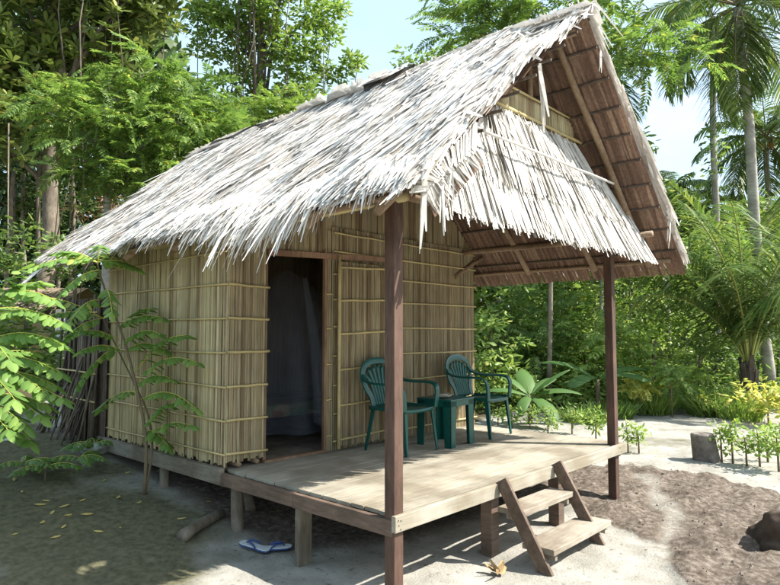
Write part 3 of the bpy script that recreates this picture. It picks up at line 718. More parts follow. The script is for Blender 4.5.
# chairs and table
def smooth_path(pts, n=6):
    P = [np.array(p, float) for p in pts]; P = [2*P[0]-P[1]] + P + [2*P[-1]-P[-2]]; out = []
    for i in range(1, len(P)-2):
        for k in range(n):
            t = k/n; a, b_, c, d = P[i-1:i+3]; out.append(.5*((2*b_) + (c-a)*t + (2*a-5*b_+4*c-d)*t*t + (3*b_-a-3*c+d)*t**3))
    out.append(P[-2]); return out
def ribbon(b, pts, wd, th, side):
    """flat band along pts; side = vector(s) across the band"""
    m = len(pts); V = []
    for i, p in enumerate(pts):
        t = pts[min(i+1,m-1)]-pts[max(i-1,0)]; t = t/np.linalg.norm(t)
        s_ = np.array(side if np.ndim(side) == 1 else side[i], float); s_ -= t*(s_@t); s_ /= np.linalg.norm(s_); u = np.cross(t, s_)
        w_ = wd if np.isscalar(wd) else wd[i]
        for a, c in ((-1,-1),(1,-1),(1,1),(-1,1)): V.append(p + s_*w_/2*a + u*th/2*c)
    Fc = [(i*4+k, i*4+(k+1)%4, (i+1)*4+(k+1)%4, (i+1)*4+k) for i in range(m-1) for k in range(4)] + [(3,2,1,0), tuple((m-1)*4+k for k in range(4))]
    b.add(V, Fc)
def make_chair():
    r = empty('plastic_armchair'); G = M['green']
    # local: faces -y, x across, seat .42 high
    b = MB(); n = 9; m = 8; V = []
    for i in range(n):
        for k in range(m):
            u = i/(n-1)*2-1; v = k/(m-1); wd = .225 - .02*v
            V.append((u*wd, -.235+.43*v, .415-.018*(1-u*u)*math.sin(v*PI) - .02*v + (-.022 if k == 0 else 0)))
    Fc = [(i*m+k, (i+1)*m+k, (i+1)*m+k+1, i*m+k+1) for i in range(n-1) for k in range(m-1)]; b.add(V, Fc)
    s_ = b.build('seat', G, r, True); md = s_.modifiers.new('thick','SOLIDIFY'); md.thickness = .012
    b = MB(); ribbon(b, smooth_path([(-.228,.19,.405),(-.235,0,.405),(-.235,-.2,.405),(-.2,-.245,.395),(0,-.255,.39),(.2,-.245,.395),(.235,-.2,.405),(.235,0,.405),(.228,.19,.405)],4), .035, .008, (0,0,1.)); b.build('seat_rim', G, s_, True)
    # back: shell shaped hoop with fan slats
    hoop = smooth_path([(-.165,.185,.41),(-.17,.21,.50),(-.215,.235,.58),(-.245,.255,.68),(-.215,.275,.775),(-.12,.29,.825),(0,.295,.838),(.12,.29,.825),(.215,.275,.775),(.245,.255,.68),(.215,.235,.58),(.17,.21,.50),(.165,.185,.41)],5)
    b = MB(); 
    cen = np.array([0,.24,.6]); ribbon(b, hoop, .062, .016, [unit(p-cen) for p in hoop]); bk = b.build('backrest', G, r, True, bevel=.003)
    for i in range(7):
        u = (i-3)/3; 
        b = MB(); pts = smooth_path([(u*.10,.185,.40),(u*.115,.215,.52),(u*.145,.25,.65),(u*.205,.283,.80-.075*u*u)],4)
        ribbon(b, pts, np.linspace(.026,.046,len(pts)), .009, (1.,0,0)); b.build('slat', G, bk, True)
    b = MB(); ribbon(b, smooth_path([(-.17,.195,.44),(0,.2,.435),(.17,.195,.44)],4), .05, .010, (0,.15,1.)); b.build('slat_rail', G, bk, True)
    for sg in (-1,1):
        b = MB(); pts = smooth_path([(sg*.238,.262,.71),(sg*.262,.20,.655),(sg*.275,.08,.635),(sg*.278,-.10,.635),(sg*.275,-.20,.625),(sg*.268,-.245,.575),(sg*.255,-.25,.48),(sg*.245,-.245,.40)],5)
        ribbon(b, pts, .056, .020, (1.,0,0) if False else [(sg*1.,0,.15) if True else 0]*len(pts)); b.build('armrest', G, r, True, bevel=.003)
        for (x0,y0,x1,y1) in ((sg*.235,-.235,sg*.25,-.275),(sg*.205,.18,sg*.225,.255)):
            b = MB()   # L section, tapering
            for (wx, wy, ox, oy) in ((.05,.010,0,0),(.010,.05,0,0)):
                V = []
                for z, k in ((.41,1.),(0,.55)):
                    t = (.41-z)/.41; cx, cy = x0+(x1-x0)*t, y0+(y1-y0)*t
                    sx = -sg; sy = 1 if y0 < 0 else -1
                    xa, xb = (cx, cx+sx*wx*k) if wx > wy else (cx, cx+sx*wx); ya, yb = (cy, cy+sy*wy*k) if wy > wx else (cy, cy+sy*wy)
                    V += [(xa,ya,z),(xb,ya,z),(xb,yb,z),(xa,yb,z)]
                b.add(V, [(0,1,5,4),(1,2,6,5),(2,3,7,6),(3,0,4,7),(0,3,2,1),(4,5,6,7)])
            b.build('leg', G, r, bevel=.002)
    return r
c1 = make_chair(); c1.location = (1.60,1.38,DZ+.001); c1.rotation_euler.z = .06
c2 = copy_tree(c1); c2.location = (2.89,1.36,DZ+.001); c2.rotation_euler.z = .10
tag(c1, 'dark green plastic armchair partly behind the near post, beside the open reed door', 'chair', 'green plastic armchairs on the deck')
tag(c2, 'dark green plastic armchair at the right end of the reed wall, past the small table', 'chair', 'green plastic armchairs on the deck')
tb = empty('side_table', (2.17,1.27,DZ+.001), .05); tag(tb, 'low square dark green plastic table between the two armchairs', 'table')
b = MB(); b.box((0,0,.455), (.42,.42,.018)); tt_ = b.build('tabletop', M['green'], tb, bevel=.008)
b = MB()
for sx, sy, dx, dy in ((0,-1,.41,.01),(0,1,.41,.01),(-1,0,.01,.41),(1,0,.01,.41)): b.box((sx*.2,sy*.2,.42), (dx,dy,.055))
b.build('apron', M['green'], tb, bevel=.002)
for sx in (-1,1):
    for sy in (-1,1):
        b = MB()
        for (wx, wy) in ((.10,.012),(.012,.10)):
            V = []
            for z, k in ((.445,1.),(0,.78)):
                cx, cy = sx*.205, sy*.205
                xa, xb = (cx, cx-sx*wx*(k if wx > wy else 1)); ya, yb = (cy, cy-sy*wy*(k if wy > wx else 1)); V += [(xa,ya,z),(xb,ya,z),(xb,yb,z),(xa,yb,z)]
            b.add(V, [(0,1,5,4),(1,2,6,5),(2,3,7,6),(3,0,4,7),(0,3,2,1),(4,5,6,7)])
        b.build('leg', M['green'], tb, bevel=.002)
# small coral dish on the table
b = MB(); n = 20; V = []
prof = [(.0,.004),(.06,.006),(.085,.02),(.095,.038),(.088,.036),(.07,.02),(.0,.014)]
for k in range(n):
    a = 2*PI*k/n
    for r_, z in prof: V.append((r_*math.cos(a)*1.1, r_*math.sin(a), z + (.008*math.sin(a*5) if r_ > .08 else 0)))
q_ = len(prof); b.add(V, [(k*q_+i, ((k+1)%n)*q_+i, ((k+1)%n)*q_+i+1, k*q_+i+1) for k in range(n) for i in range(q_-1)])
o = b.build('dish', strand_mat('bleached_shell', [(0,(.3,.27,.22)),(1,(.48,.45,.4))], .7, (60,60,60)), smooth=True); o.location = (2.10,1.25,DZ+.466); tag(o, 'small pale bleached shell dish on the green plastic table', 'dish')

# inside: mosquito net and bed
b = MB(); V = []; n = 40; prof = [(.02,2.30),(.16,2.22),(.36,2.05),(.50,1.75),(.58,1.4),(.62,1.1),(.64,.85),(.66,.66)]
cx, cy = 1.27, 2.7
for r_, z in prof:
    for k in range(n):
        a = 2*PI*k/n; f = r_*(1+.10*math.sin(a*9+z)*min(1,(2.4-z))); V.append((cx+f*math.cos(a), cy+f*math.sin(a), z))
b.add(V, [(i*n+k, i*n+(k+1)%n, (i+1)*n+(k+1)%n, (i+1)*n+k) for i in range(len(prof)-1) for k in range(n)])
m, t, p = new_mat('net_gauze'); p.inputs['Base Color'].default_value = (.42,.48,.60,1); p.inputs['Roughness'].default_value = .9
tr = nd(t, 'ShaderNodeBsdfTransparent'); ms = nd(t, 'ShaderNodeMixShader'); ms.inputs[0].default_value = .085
t.links.new(tr.outputs[0], ms.inputs[1]); t.links.new(p.outputs[0], ms.inputs[2]); t.links.new(ms.outputs[0], t.nodes['Material Output'].inputs[0])
V = []; prof = [(.02,2.2),(.035,1.9),(.05,1.5),(.08,1.1),(.12,.75)]
for r_, z in prof:
    for k in range(16):
        a = 2*PI*k/16; f = r_*(1+.3*math.sin(a*4)); V.append((cx-.05+f*math.cos(a), cy-.35-.25*(2.2-z)+f*math.sin(a), z))
b.add(V, [(i*16+k, i*16+(k+1)%16, (i+1)*16+(k+1)%16, (i+1)*16+k) for i in range(len(prof)-1) for k in range(16)])
net = b.build('mosquito_net', m, smooth=True); tag(net, 'pale gauze mosquito net hanging in the dark doorway', 'mosquito net')
bed = empty('bed', (1.5,3.2,DZ+.0)); tag(bed, 'low bed with a patterned sheet in the dark inside the hut', 'bed')
b = MB(); b.box((0,0,.3), (1.9,1.1,.14)); 
m, t, p = new_mat('floral_sheet'); v = nd(t, 'ShaderNodeTexVoronoi', scale=9); t.links.new(mapped(t,(1,1,1)), v.inputs[0]); r = ramp(t, [(0,(.30,.04,.05)),(.3,(.05,.12,.05)),(.6,(.25,.22,.14)),(1,(.12,.05,.1))]); t.links.new(v.outputs['Color'], r.inputs[0]); t.links.new(r.outputs[0], p.inputs['Base Color'])
b.build('mattress', m, bed, bevel=.04)
for sx in (-.9,.9):
    for sy in (-.5,.5):
        b = MB(); b.box((sx,sy,.115), (.07,.07,.23)); b.build('leg', M['door_frame'], bed)

# stump, rock, logs, rubbish
def lathe_rough(name, prof, loc, mat, n=28, jit=.04, label=None, cat=None, lean=(0,0)):
    b = MB(); V = []
    for i, (r_, z) in enumerate(prof):
        for k in range(n):
            a = 2*PI*k/n; f = r_*(1+jit*math.sin(3*a+1)+jit*.6*math.sin(7*a+z*3)); V.append((f*math.cos(a)+lean[0]*z, f*math.sin(a)+lean[1]*z, z))
    b.add(V, [(i*n+k, i*n+(k+1)%n, (i+1)*n+(k+1)%n, (i+1)*n+k) for i in range(len(prof)-1) for k in range(n)] + [tuple((len(prof)-1)*n+k for k in range(n))])
    o = b.build(name, mat); o.location = loc; tag(o, label, cat); return o
p = ground_pt(707,461,-.03)
lathe_rough('tree_stump', [(.165,-.1),(.158,.05),(.15,.2),(.142,.33),(.125,.345),(.115,.335)], (p[0],p[1],g1(*p)), wood_mat('old_stump_wood',(.12,.10,.085),(.27,.24,.21),(3,3,3),.9,4,(.6,.6,.6),1.0), label='short grey sawn tree stump standing at the left end of the seedling row', cat='stump', lean=(-.10,.10))
def lump(name, loc, rad, mat, seed, label, cat, sq=(1,1,.7), sub=3, amp=.3):
    import bmesh
    bm = bmesh.new(); bmesh.ops.create_icosphere(bm, subdivisions=sub, radius=1)
    for v in bm.verts:
        n_ = mnoise.noise(v.co*1.3+Vector((seed,seed,0)))*amp + mnoise.noise(v.co*4+Vector((seed,0,seed)))*amp*.25
        v.co = Vector((v.co.x*sq[0], v.co.y*sq[1], v.co.z*sq[2]))*rad*(1+n_)
    me = bpy.data.meshes.new(name); bm.to_mesh(me); bm.free(); o = link_mesh(name, me, mat, None, True); o.location = loc; tag(o, label, cat); return o
p = ground_pt(800,548,0); lump('boulder', (p[0],p[1],g1(*p)+.05), .32, M['rock'], 5, 'dark brown boulder on the dug soil at the right edge', 'rock', (1,1,.74), 5, .38)
def log(name, a, b_, r, mat, label, cat, jit=.08, lift=0):
    m_ = MB(); a = np.array([*a, g1(*a)+r*.7+lift]) if len(a) == 2 else np.array(a); b_ = np.array([*b_, g1(*b_)+r*.7]) if len(b_) == 2 else np.array(b_)
    mid = (a+b_)/2 + [random.uniform(-r,r), random.uniform(-r,r), .0]; base = a.copy()
    m_.tube([a-base, (a+mid)/2-base, mid-base, (mid+b_)/2-base, b_-base], [r, r*.95, r*.9, r*.85, r*.7], 9, jit=jit)
    o = m_.build(name, mat, None, True); o.location = base; tag(o, label, cat); return o
G_ = lambda x, y, z=.05: ground_pt(x, y, z)
log('log', (.32,1.95,.03+g1(.32,1.95)), (.62,2.5,.44), .045, M['bark'], 'round log leaning in the dark under the hut floor behind the corner stilt', 'log')
log('plank', G_(182,543,.05), G_(222,522,.05), .05, M['grey'], 'weathered grey timber offcut lying on the ground before the corner stilt', 'timber')
log('branch', G_(18,473,.35), G_(62,469,.33), .022, M['bark'], 'curved dead branch lying on mossy ground at the left', 'branch')
log('pipe', G_(-14,451,.42), G_(14,448,.42), .018, plain('white_pipe',(.6,.6,.58),.5), 'short white pipe lying on the ground at the left edge', 'pipe', 0)
lump('plastic_bag', (-.12,4.05,g1(-.12,4.05)+.05), .13, plain('dirty_white_plastic',(.36,.38,.36),.5,.25,14,.4,.6), 9, 'crumpled dirty white plastic bag at the foot of the leaning sticks', 'bag', (1.2,1,.55), 3, .6)
p = G_(499,574,0); b = MB()
V, Q = strips(np.zeros((7,3)), RNG.normal(0,1,(7,3))*[1,1,.25], np.tile([[0,0,1.]],(7,1)), RNG.uniform(.05,.11,7), RNG.uniform(.04,.07,7), -.3, 3, .3, RNG.normal(0,.6,7)); b.addq(V, Q)
o = b.build('dead_leaf', plain('curled_brown_leaf',(.30,.20,.09),.8,.3,30)); o.location = (p[0],p[1],g1(*p)+.035); tag(o, 'curled brown dead leaf on the pale sand in front of the steps', 'leaf')

# fallen leaves on the mossy ground
yl = leaf_mat('fallen_leaf', [(0,(.30,.28,.07)),(.5,(.40,.37,.12)),(1,(.22,.15,.05))], .1, .7)
tv, tq = T_leaf(.36,.1); b = MB(); b.addq(tv*.085+np.array([0,0,.012]), tq)
fl0 = b.build('fallen_leaf', yl)
GL = 'yellow leaves fallen on the mossy ground'
spots = [(22,486),(102,480),(42,500),(54,511),(63,516),(66,522),(41,525),(50,540),(80,516),(11,536),(93,532),(120,497),(121,527),(131,468),(187,519),(160,468),(33,505),(137,504),(15,470),(70,505),(205,500),(86,498)]
for i, (x, y) in enumerate(spots):
    o = fl0 if i == 0 else fl0.copy()
    if i: COL.objects.link(o)
    z_ = .1
    for _ in range(6): p = ground_pt(x, y, z_); z_ = g1(*p)
    o.location = (p[0],p[1],z_+.002); s_ = random.uniform(.7,1.25); o.scale = (s_,s_,s_); o.rotation_euler = (random.uniform(-.1,.1),random.uniform(-.1,.1),random.uniform(0,6.3))
    tag(o, 'small yellow fallen leaf lying on the shaded mossy ground left of the hut', 'leaf', GL)

# leaning stick screen by the back corner
sf = empty('stick_screen', (-.08,4.7,g1(-.08,4.7))); tag(sf, 'rough screen of dark leaning sticks tied upright against the back corner of the hut', 'fence')
for i in range(62):
    t_ = random.random(); y0 = 4.18 + 1.05*t_; x0 = -.06-random.uniform(0,.04); b = MB()
    fl = random.random() < .45; zt = random.uniform(1.85,2.05) if not fl else random.uniform(1.0,1.5)
    y1 = y0 + random.uniform(-.05,.05); xb = x0 - (random.uniform(.10,.30) if fl else random.uniform(-.0,.03)); yb_ = y0 + (random.uniform(0.,.22) if fl else random.uniform(-.03,.03))
    zb = g1(xb, yb_)-.02
    b.tube([rel((xb,yb_,zb), sf), rel(((xb+x0)/2+random.uniform(-.01,.01),(yb_+y1)/2,(zb+zt)/2), sf), rel((x0,y1,zt), sf)], random.uniform(.007,.015), 6, jit=.1)
    b.build('stick', M['bark_dark' if random.random() < .35 else 'bark'], sf, True)
for z in (1.85,1.2,.9): batten(sf, rel((-.13,4.14,z), sf), rel((-.13,5.22,z+.02), sf), .010, 'tie_pole')
b = MB(); reed_strips(b, rel((-.03,5.25,0),sf)[:2], rel((-.03,4.08,0),sf)[:2], lambda t: .0, lambda t: 1.52, (-1,0), .02, .04, .05); b.build('reed_backing', M['bark_dark'], sf)

# ------------------------------------------------------------------ background hut
bh = empty('far_hut', (2.3,13.6,g1(2.3,13.6))); tag(bh, 'small far hut with plywood wall panel and thatch roof behind the leaves at the left', 'hut')
bh.rotation_euler.z = .83*-1
ply = plain('plywood_panel', (.55,.40,.22), .8, .15, 3)
b = MB(); b.box((-.25,0,1.05), (1.25,.06,.95)); b.build('wall_panel', ply, bh)
b = MB(); b.box((-1.5,.3,.9), (1.3,.05,1.3)); b.build('wall_panel', plain('pale_panel',(.50,.46,.38),.8,.15,3), bh)
for x in (-2.2,-.9,.42): 
    b = MB(); b.beam((x,-.05,-.2),(x,-.05,1.75),.08,.08,up=(0,1,0)); b.build('post', M['grey'], bh)
b = MB(); b.box((.62,-.1,.95),(.22,.05,1.5)); b.build('door', plain('white_painted_board',(.78,.78,.76),.6), bh)
b = MB(); b.box((-.7,1.2,.35),(3.2,2.3,.08)); b.build('floor', M['greyx'], bh)
b = MB(); cnt = 900; P = np.stack([RNG.uniform(-3.2,.6,cnt), np.zeros(cnt), np.zeros(cnt)], 1); s_ = RNG.uniform(0,1.9,cnt); P[:,1] = 1.2 - s_*.85; P[:,2] = 2.32 - s_*.30
V, Q = strips(P, np.array([[0,-.85,-.30]])+RNG.normal(0,.12,P.shape), np.tile([[0,-.3,.85]],(cnt,1)), RNG.uniform(.25,.5,cnt), RNG.uniform(.03,.06,cnt), .1, 2, .4); b.addq(V, Q)
b.add([(-3.2,1.2,2.30),(.6,1.2,2.30),(.6,-.42,1.72),(-3.2,-.42,1.72)], [(0,1,2,3)]); b.add([(-3.2,1.2,2.30),(.6,1.2,2.30),(.6,2.8,1.72),(-3.2,2.8,1.72)], [(0,1,2,3)])
b.build('roof', strand_mat('tan_weathered_thatch', [(0,(.20,.15,.10)),(.5,(.34,.27,.19)),(1,(.44,.37,.28))], .8, (25,25,25)), bh)

# ------------------------------------------------------------------ vegetation
LM = {}
LM['mid'] = leaf_mat('pinnate_leaf', [(0,(.07,.13,.03)),(.4,(.10,.19,.045)),(.8,(.14,.24,.06)),(.97,(.20,.29,.07)),(1,(.36,.33,.08))], .45)
LM['dark'] = leaf_mat('dark_broad_leaf', [(0,(.06,.115,.03)),(.5,(.10,.18,.05)),(.9,(.15,.235,.065)),(1,(.22,.27,.08))], .45, .4)
LM['olive'] = leaf_mat('olive_broad_leaf', [(0,(.06,.10,.025)),(.5,(.11,.17,.045)),(.9,(.17,.23,.065)),(1,(.25,.27,.09))], .3, .42)
LM['bright'] = leaf_mat('bright_leaf', [(0,(.10,.18,.04)),(.5,(.155,.26,.06)),(.9,(.21,.32,.075)),(1,(.32,.36,.10))], .38, .45)
LM['lime'] = leaf_mat('lime_leaf', [(0,(.26,.34,.07)),(.5,(.40,.46,.11)),(1,(.58,.56,.16))], .38, .45)
LM['palm'] = leaf_mat('coconut_leaflet', [(0,(.055,.11,.03)),(.5,(.09,.16,.045)),(.9,(.14,.21,.06)),(1,(.20,.24,.07))], .3, .38)
LM['shrub'] = leaf_mat('young_compound_leaf', [(0,(.08,.17,.04)),(.5,(.12,.23,.055)),(.96,(.16,.28,.07)),(1,(.38,.33,.06))], .4, .4)
LM['banana'] = leaf_mat('banana_leaf', [(0,(.05,.12,.03)),(1,(.075,.16,.04))], .35, .55)
LM['blue'] = leaf_mat('round_leaf', [(0,(.07,.13,.04)),(.5,(.12,.205,.06)),(1,(.19,.29,.08))], .42, .42)
LM['deep'] = leaf_mat('shade_dark_forest_leaf', [(0,(.02,.045,.012)),(.5,(.04,.08,.02)),(.9,(.07,.12,.03)),(1,(.12,.15,.05))], .3, .45)  # darker leaf green with the shade of the left forest painted in
LM['dry'] = leaf_mat('dry_scrub', [(0,(.16,.11,.06)),(.6,(.28,.20,.12)),(1,(.12,.13,.05))], .2, .7)
TP = {'leaf': T_leaf(), 'q': T_quadleaf(), 'narrow': T_quadleaf(.22,.25), 'pin': T_pinnate(8,.30,.12), 'pin2': T_pinnate(11,.26,.085,.35,.09,2), 'ros': T_rosette(), 'round': T_quadleaf(.75,.1)}

def leaf_cloud(b, blobs, tmpl, size, density, clump=.5, tilt=1.1, inner=.25):
    """blobs: (center, (rx,ry,rz)); leaves gathered in clumps that crowd the outside of each blob"""
    tv, tq = TP[tmpl]; cl = []
    for c, r in blobs:
        c = np.array(c); r = np.array(r, float)*np.ones(3); area = (r[0]*r[1]*r[2])**(2/3.)
        k = max(8, int(density*area/(clump*clump)*4.2)); u = unit(RNG.normal(size=(k,3))); rad = (inner + (1-inner)*RNG.random(k)**.45)
        rad *= .82 + .28*np.sin(u[:,0]*5+c[0])*np.sin(u[:,1]*5+c[1])
        pc = c + u*rad[:,None]*r
        m = max(4, int(.9*(clump/size)**2*1.3*(4.2 if tmpl in ('q','leaf','round','narrow') else 1.1)))
        cr_ = clump*RNG.uniform(.6,1.25,k)
        uu = unit(RNG.normal(size=(k,m,3))); uu[:,:,2] = np.abs(uu[:,:,2])*.8-.15
        P = pc[:,None] + uu*(cr_[:,None,None]*RNG.uniform(.45,1.05,(k,m,1)))
        out = unit((pc-c)[:,None]*np.ones((1,m,1))*.5/np.mean(r) + uu + np.array([0,0,.25]))
        P = P.reshape(-1,3); out = out.reshape(-1,3); n = len(P)
        X = out*[1,1,.45] + RNG.normal(0,.45,(n,3)) + [0,0,-.12]; Z = np.array([0,0,1.]) + RNG.normal(0,tilt*.42,(n,3)) + out*.35
        scatter(b, tv, tq, P, frame(X, Z), size*RNG.uniform(.65,1.25,n)); cl.append(pc)
    return cl
def trunk_mesh(base, top, r0, r1, wob=.05, n=7, sides=10):
    b = MB(); base = np.array(base, float); top = np.array(top, float); pts = [base + (top-base)*i/n + [random.uniform(-wob,wob)*(0<i<n), random.uniform(-wob,wob)*(0<i<n), 0] for i in range(n+1)]
    b.tube(pts, [r0*(1.25 if i == 0 else 1)+(r1-r0)*i/n for i in range(n+1)], sides, jit=.05); return b, pts
def tree(name, label, cat, base, top, r0, blobs, tmpl, mat, size, density=1., clump=.5, bark='bark', group=None, inner=.25, tilt=1.1, nlimb=14, vines=0):
    """base/top world; blobs world"""
    base = np.array(base, float); root = empty(name, base); tag(root, label, cat, group)
    top = np.array(top)-base; bl = [(np.array(c)-base, r) for c, r in blobs]
    b, pts = trunk_mesh((0,0,-.2), top, r0, r0*.45, r0*.4); b.build('trunk', M[bark], root, True)
    b = MB(); cl = leaf_cloud(b, bl, tmpl, size, density, clump, tilt, inner); b.build('crown', LM[mat], root)
    b = MB(); allc = np.concatenate(cl)
    for i in RNG.choice(len(allc), min(nlimb, len(allc)), replace=False):
        c = allc[i]; s0 = pts[random.randint(len(pts)//2, len(pts)-1)]; mid = (s0+c)/2 + [0,0,.12*np.linalg.norm(c-s0)]
        b.tube([s0, mid, c], [r0*.30, r0*.15, r0*.05], 6)
    b.build('limb', M[bark], root, True)
    if vines:
        b = MB()
        for i in range(vines):
            c = allc[RNG.integers(len(allc))]; b.tube([c, c+[random.uniform(-.3,.3),.1,-random.uniform(1,3)], c+[random.uniform(-.5,.5),.2,-random.uniform(3.5,7)]], .018, 5)
        b.build('vine', M['bark'], root, True)
    return root
def gp(px, py, D):
    p = at(px, py, D); return np.array([p[0], p[1], g1(p[0], p[1])])

# big broad-leaved tree, upper left
tree('broadleaf_tree', 'huge dark broad leaved tree with rosettes of big leaves filling the upper left corner', 'tree', gp(45,300,17), at(60,40,17), .28,
     [(at(30,20,17),2.5),(at(100,0,17.5),2.1),(at(148,-10,18),1.4),(at(10,110,16),1.7),(at(75,75,17.5),1.5),(at(-40,80,16),2.4),(at(60,-70,17),3.2),(at(120,55,18.5),1.2)], 'ros', 'olive', .34, 1.7, .62, inner=.2, vines=26)
# light feathery tree above the hut
tree('feathery_tree', 'light green feathery tree rising just behind the left end of the roof', 'tree', gp(103,300,12.6), at(112,120,12.2), .10,
     [(at(110,130,12),(1.35,1.1,.8)),(at(165,95,12.6),(1.3,1.0,.65)),(at(60,115,12),(.9,.9,.5)),(at(195,140,12.4),(1.1,1.0,.8)),(at(130,180,12),(1.1,1,.6)),(at(228,150,13),(.9,.9,.6))], 'pin2', 'mid', .50, 1.7, .36, 'bark_pale', tilt=.7)
tree('feathery_tree', 'yellow green feathery treetop showing over the middle of the roof ridge', 'tree', gp(290,300,15.5), at(285,130,15.2), .09,
     [(at(285,122,15),(1.3,1.1,.6)),(at(240,130,15.4),(1.1,1,.55)),(at(320,118,15.4),(.8,.8,.4))], 'pin2', 'bright', .5, 1.7, .36, 'bark_pale', tilt=.7)
# tall tree in the gap
tree('tall_tree', 'tall leafy tree hung with creepers against the blue sky, left of the sky gap', 'tree', gp(255,300,24), at(262,20,24), .26,
     [(at(225,35,24),1.5),(at(265,10,24),1.9),(at(300,60,23.5),(1.3,1.3,1.5)),(at(240,95,24),(1.0,1.,1.2)),(at(325,20,24),(1.0,1.,1.2)),(at(335,75,24),.55),(at(350,62,24),.35),(at(270,-60,24),2.6),(at(290,105,24),(1.3,1.2,.7)),(at(205,10,24.5),(.7,.8,1.2))], 'leaf', 'bright', .24, 1.9, .5, 'bark', inner=.3, vines=22, nlimb=26)
# trees behind the ridge to the right
tree('feathery_tree', 'dark bluish little treetop poking above the ridge beside the blue sky gap', 'tree', gp(420,300,20), at(420,85,20), .1,
     [(at(418,62,20),(.85,.8,.45)),(at(448,48,20),(.6,.6,.4))], 'q', 'blue', .22, 1.1, .35, 'bark')
tree('feathery_tree', 'broad feathery tree spreading behind the roof peak with a drooping bough to its right', 'tree', gp(547,300,14), at(555,60,14), .06,
     [(at(500,20,14.5),(1.3,1.1,.9)),(at(545,-5,14),(1.3,1.2,.8)),(at(465,25,15),(.7,.8,.8)),(at(610,5,13),(1.1,1.,.55)),(at(640,50,12.6),(.95,.9,.6)),(at(668,75,12.4),(.7,.7,.42)),(at(610,55,13),(.7,.7,.6)),(at(520,60,15),(1.,.9,.8))], 'pin2', 'mid', .62, 1.0, .42, 'bark', tilt=.75)

# coconut palms
def frond_into(b, rb, base, az, el, length, bend, n=44, ll=.62, lw=.045, droop=.55, twist=0):
    """coconut frond: rachis arc + two rows of drooping leaflets"""
    pts = []; p = np.array(base, float); e = el; st_ = length/14
    for i in range(15):
        pts.append(p.copy()); p = p + st_*np.array([math.cos(e)*math.cos(az), math.cos(e)*math.sin(az), math.sin(e)]); e -= bend/14*(.5+1.2*i/14)
    rb.tube(pts, [.022*(1-.8*i/14)*(length/3.5)+.004 for i in range(15)], 5)
    P = []; D = []; L = []; 
    hz = np.array([-math.sin(az), math.cos(az), 0])
    for i in range(n):
        t = .16+.84*i/n; f = t*14; k = min(int(f), 13); q = pts[k]+(pts[k+1]-pts[k])*(f-k); tan = unit(pts[k+1]-pts[k])
        nrm = np.cross(tan, hz); nrm = nrm if nrm[2] > 0 else -nrm
        for sg in (-1,1):
            P.append(q); D.append(hz*sg*math.cos(twist) + tan*.65 + nrm*(.18 if sg*twist >= 0 else -.1) + np.array([0,0,1])*sg*math.sin(twist) + RNG.normal(0,.07,3)); L.append(ll*math.sin(PI*min(.97,(t*.86+.1)))**.6*random.uniform(.85,1.1))
    P = np.array(P); D = np.array(D); L = np.array(L); N = np.tile([[0,0,1.]], (len(P),1)) + D*0 + RNG.normal(0,.2,P.shape)
    V, Q = strips(P, D, N, L, np.full(len(P), lw), droop*RNG.uniform(.7,1.4,len(P)), 3, .15); b.addq(V, Q)
def palm(name, label, base, top, r0, nf, length, spread=(-.5,1.3), group=None, nuts=0, ll=.6, seed=1, n=40, lw=.05, bend=1.5):
    base = np.array(base, float); nf = int(nf*1.35); n = int(n*1.4); lw *= 1.25; root = empty(name, base); tag(root, label, 'palm tree', group); top = np.array(top)-base
    b, pts = trunk_mesh((0,0,-.2), top, r0, r0*.75, r0*.35, 10); b.build('trunk', M['bark_pale'], root, True)
    b = MB(); rb = MB(); r = random.Random(seed)
    for i in range(nf):
        t = i/(nf-1); el = spread[1] + (spread[0]-spread[1])*t; az = i*2.399 + r.uniform(-.2,.2)
        frond_into(b, rb, top+[0,0,.1*(1-t)], az, el, length*r.uniform(.85,1.1)*(.75 if t < .12 else 1), bend*r.uniform(.8,1.2)*(.6 if t < .15 else 1), n, ll, lw)
    b.build('frond_leaflets', LM['palm'], root); rb.build('frond_stalk', M['stem'], root, True)
    if nuts:
        b = MB()
        for i in range(nuts):
            a = i*2.1; b.tube([top+[.18*math.cos(a),.18*math.sin(a),-.05-.05*(i%3)], top+[.2*math.cos(a),.2*math.sin(a),-.2-.05*(i%3)], top+[.2*math.cos(a),.2*math.sin(a),-.34-.05*(i%3)]], [.06,.13,.05], 8)
        b.build('coconut', plain('orange_brown_husk',(.35,.15,.05),.7), root, True)
    return root
TG = 'tall coconut palms right of the hut'
palm('coconut_palm', 'tall coconut palm with pale leaning trunk at the upper right, nearest of the tall palms', gp(768,330,15), at(738,8,15), .14, 16, 2.9, (-1.15,1.2), TG, 0, .7, 3, 40, .045, 1.4)
palm('coconut_palm', 'slim coconut palm with a creeper clad trunk standing just left of the thick pale trunk', gp(716,330,19), at(712,18,19), .11, 13, 2.5, (-1.1,1.2), TG, 0, .7, 5, 34, .05, 1.4)
palm('coconut_palm', 'coconut palm bearing orange nuts, its crown low in the sky at the right edge', gp(770,330,24), at(766,140,24), .13, 20, 3.0, (-.7,1.3), TG, 7, .75, 7, 36, .06)
palm('coconut_palm', 'distant coconut palm whose crown peeps up right beside the roof edge', gp(668,330,26), at(664,205,26), .13, 18, 2.6, (-.4,1.3), TG, 0, .7, 9, 30, .07)
palm('coconut_palm', 'coconut palm with drooping fronds hanging behind the roof peak', gp(606,330,20), at(600,75,20), .10, 9, 2.4, (-1.2,.7), TG, 0, .7, 12, 30, .05, 1.3)
palm('coconut_palm', 'small distant coconut palm with spiky crown under the bright sky', gp(700,330,32), at(700,215,32), .12, 16, 2.8, (-.4,1.3), TG, 0, .7, 15, 26, .08)
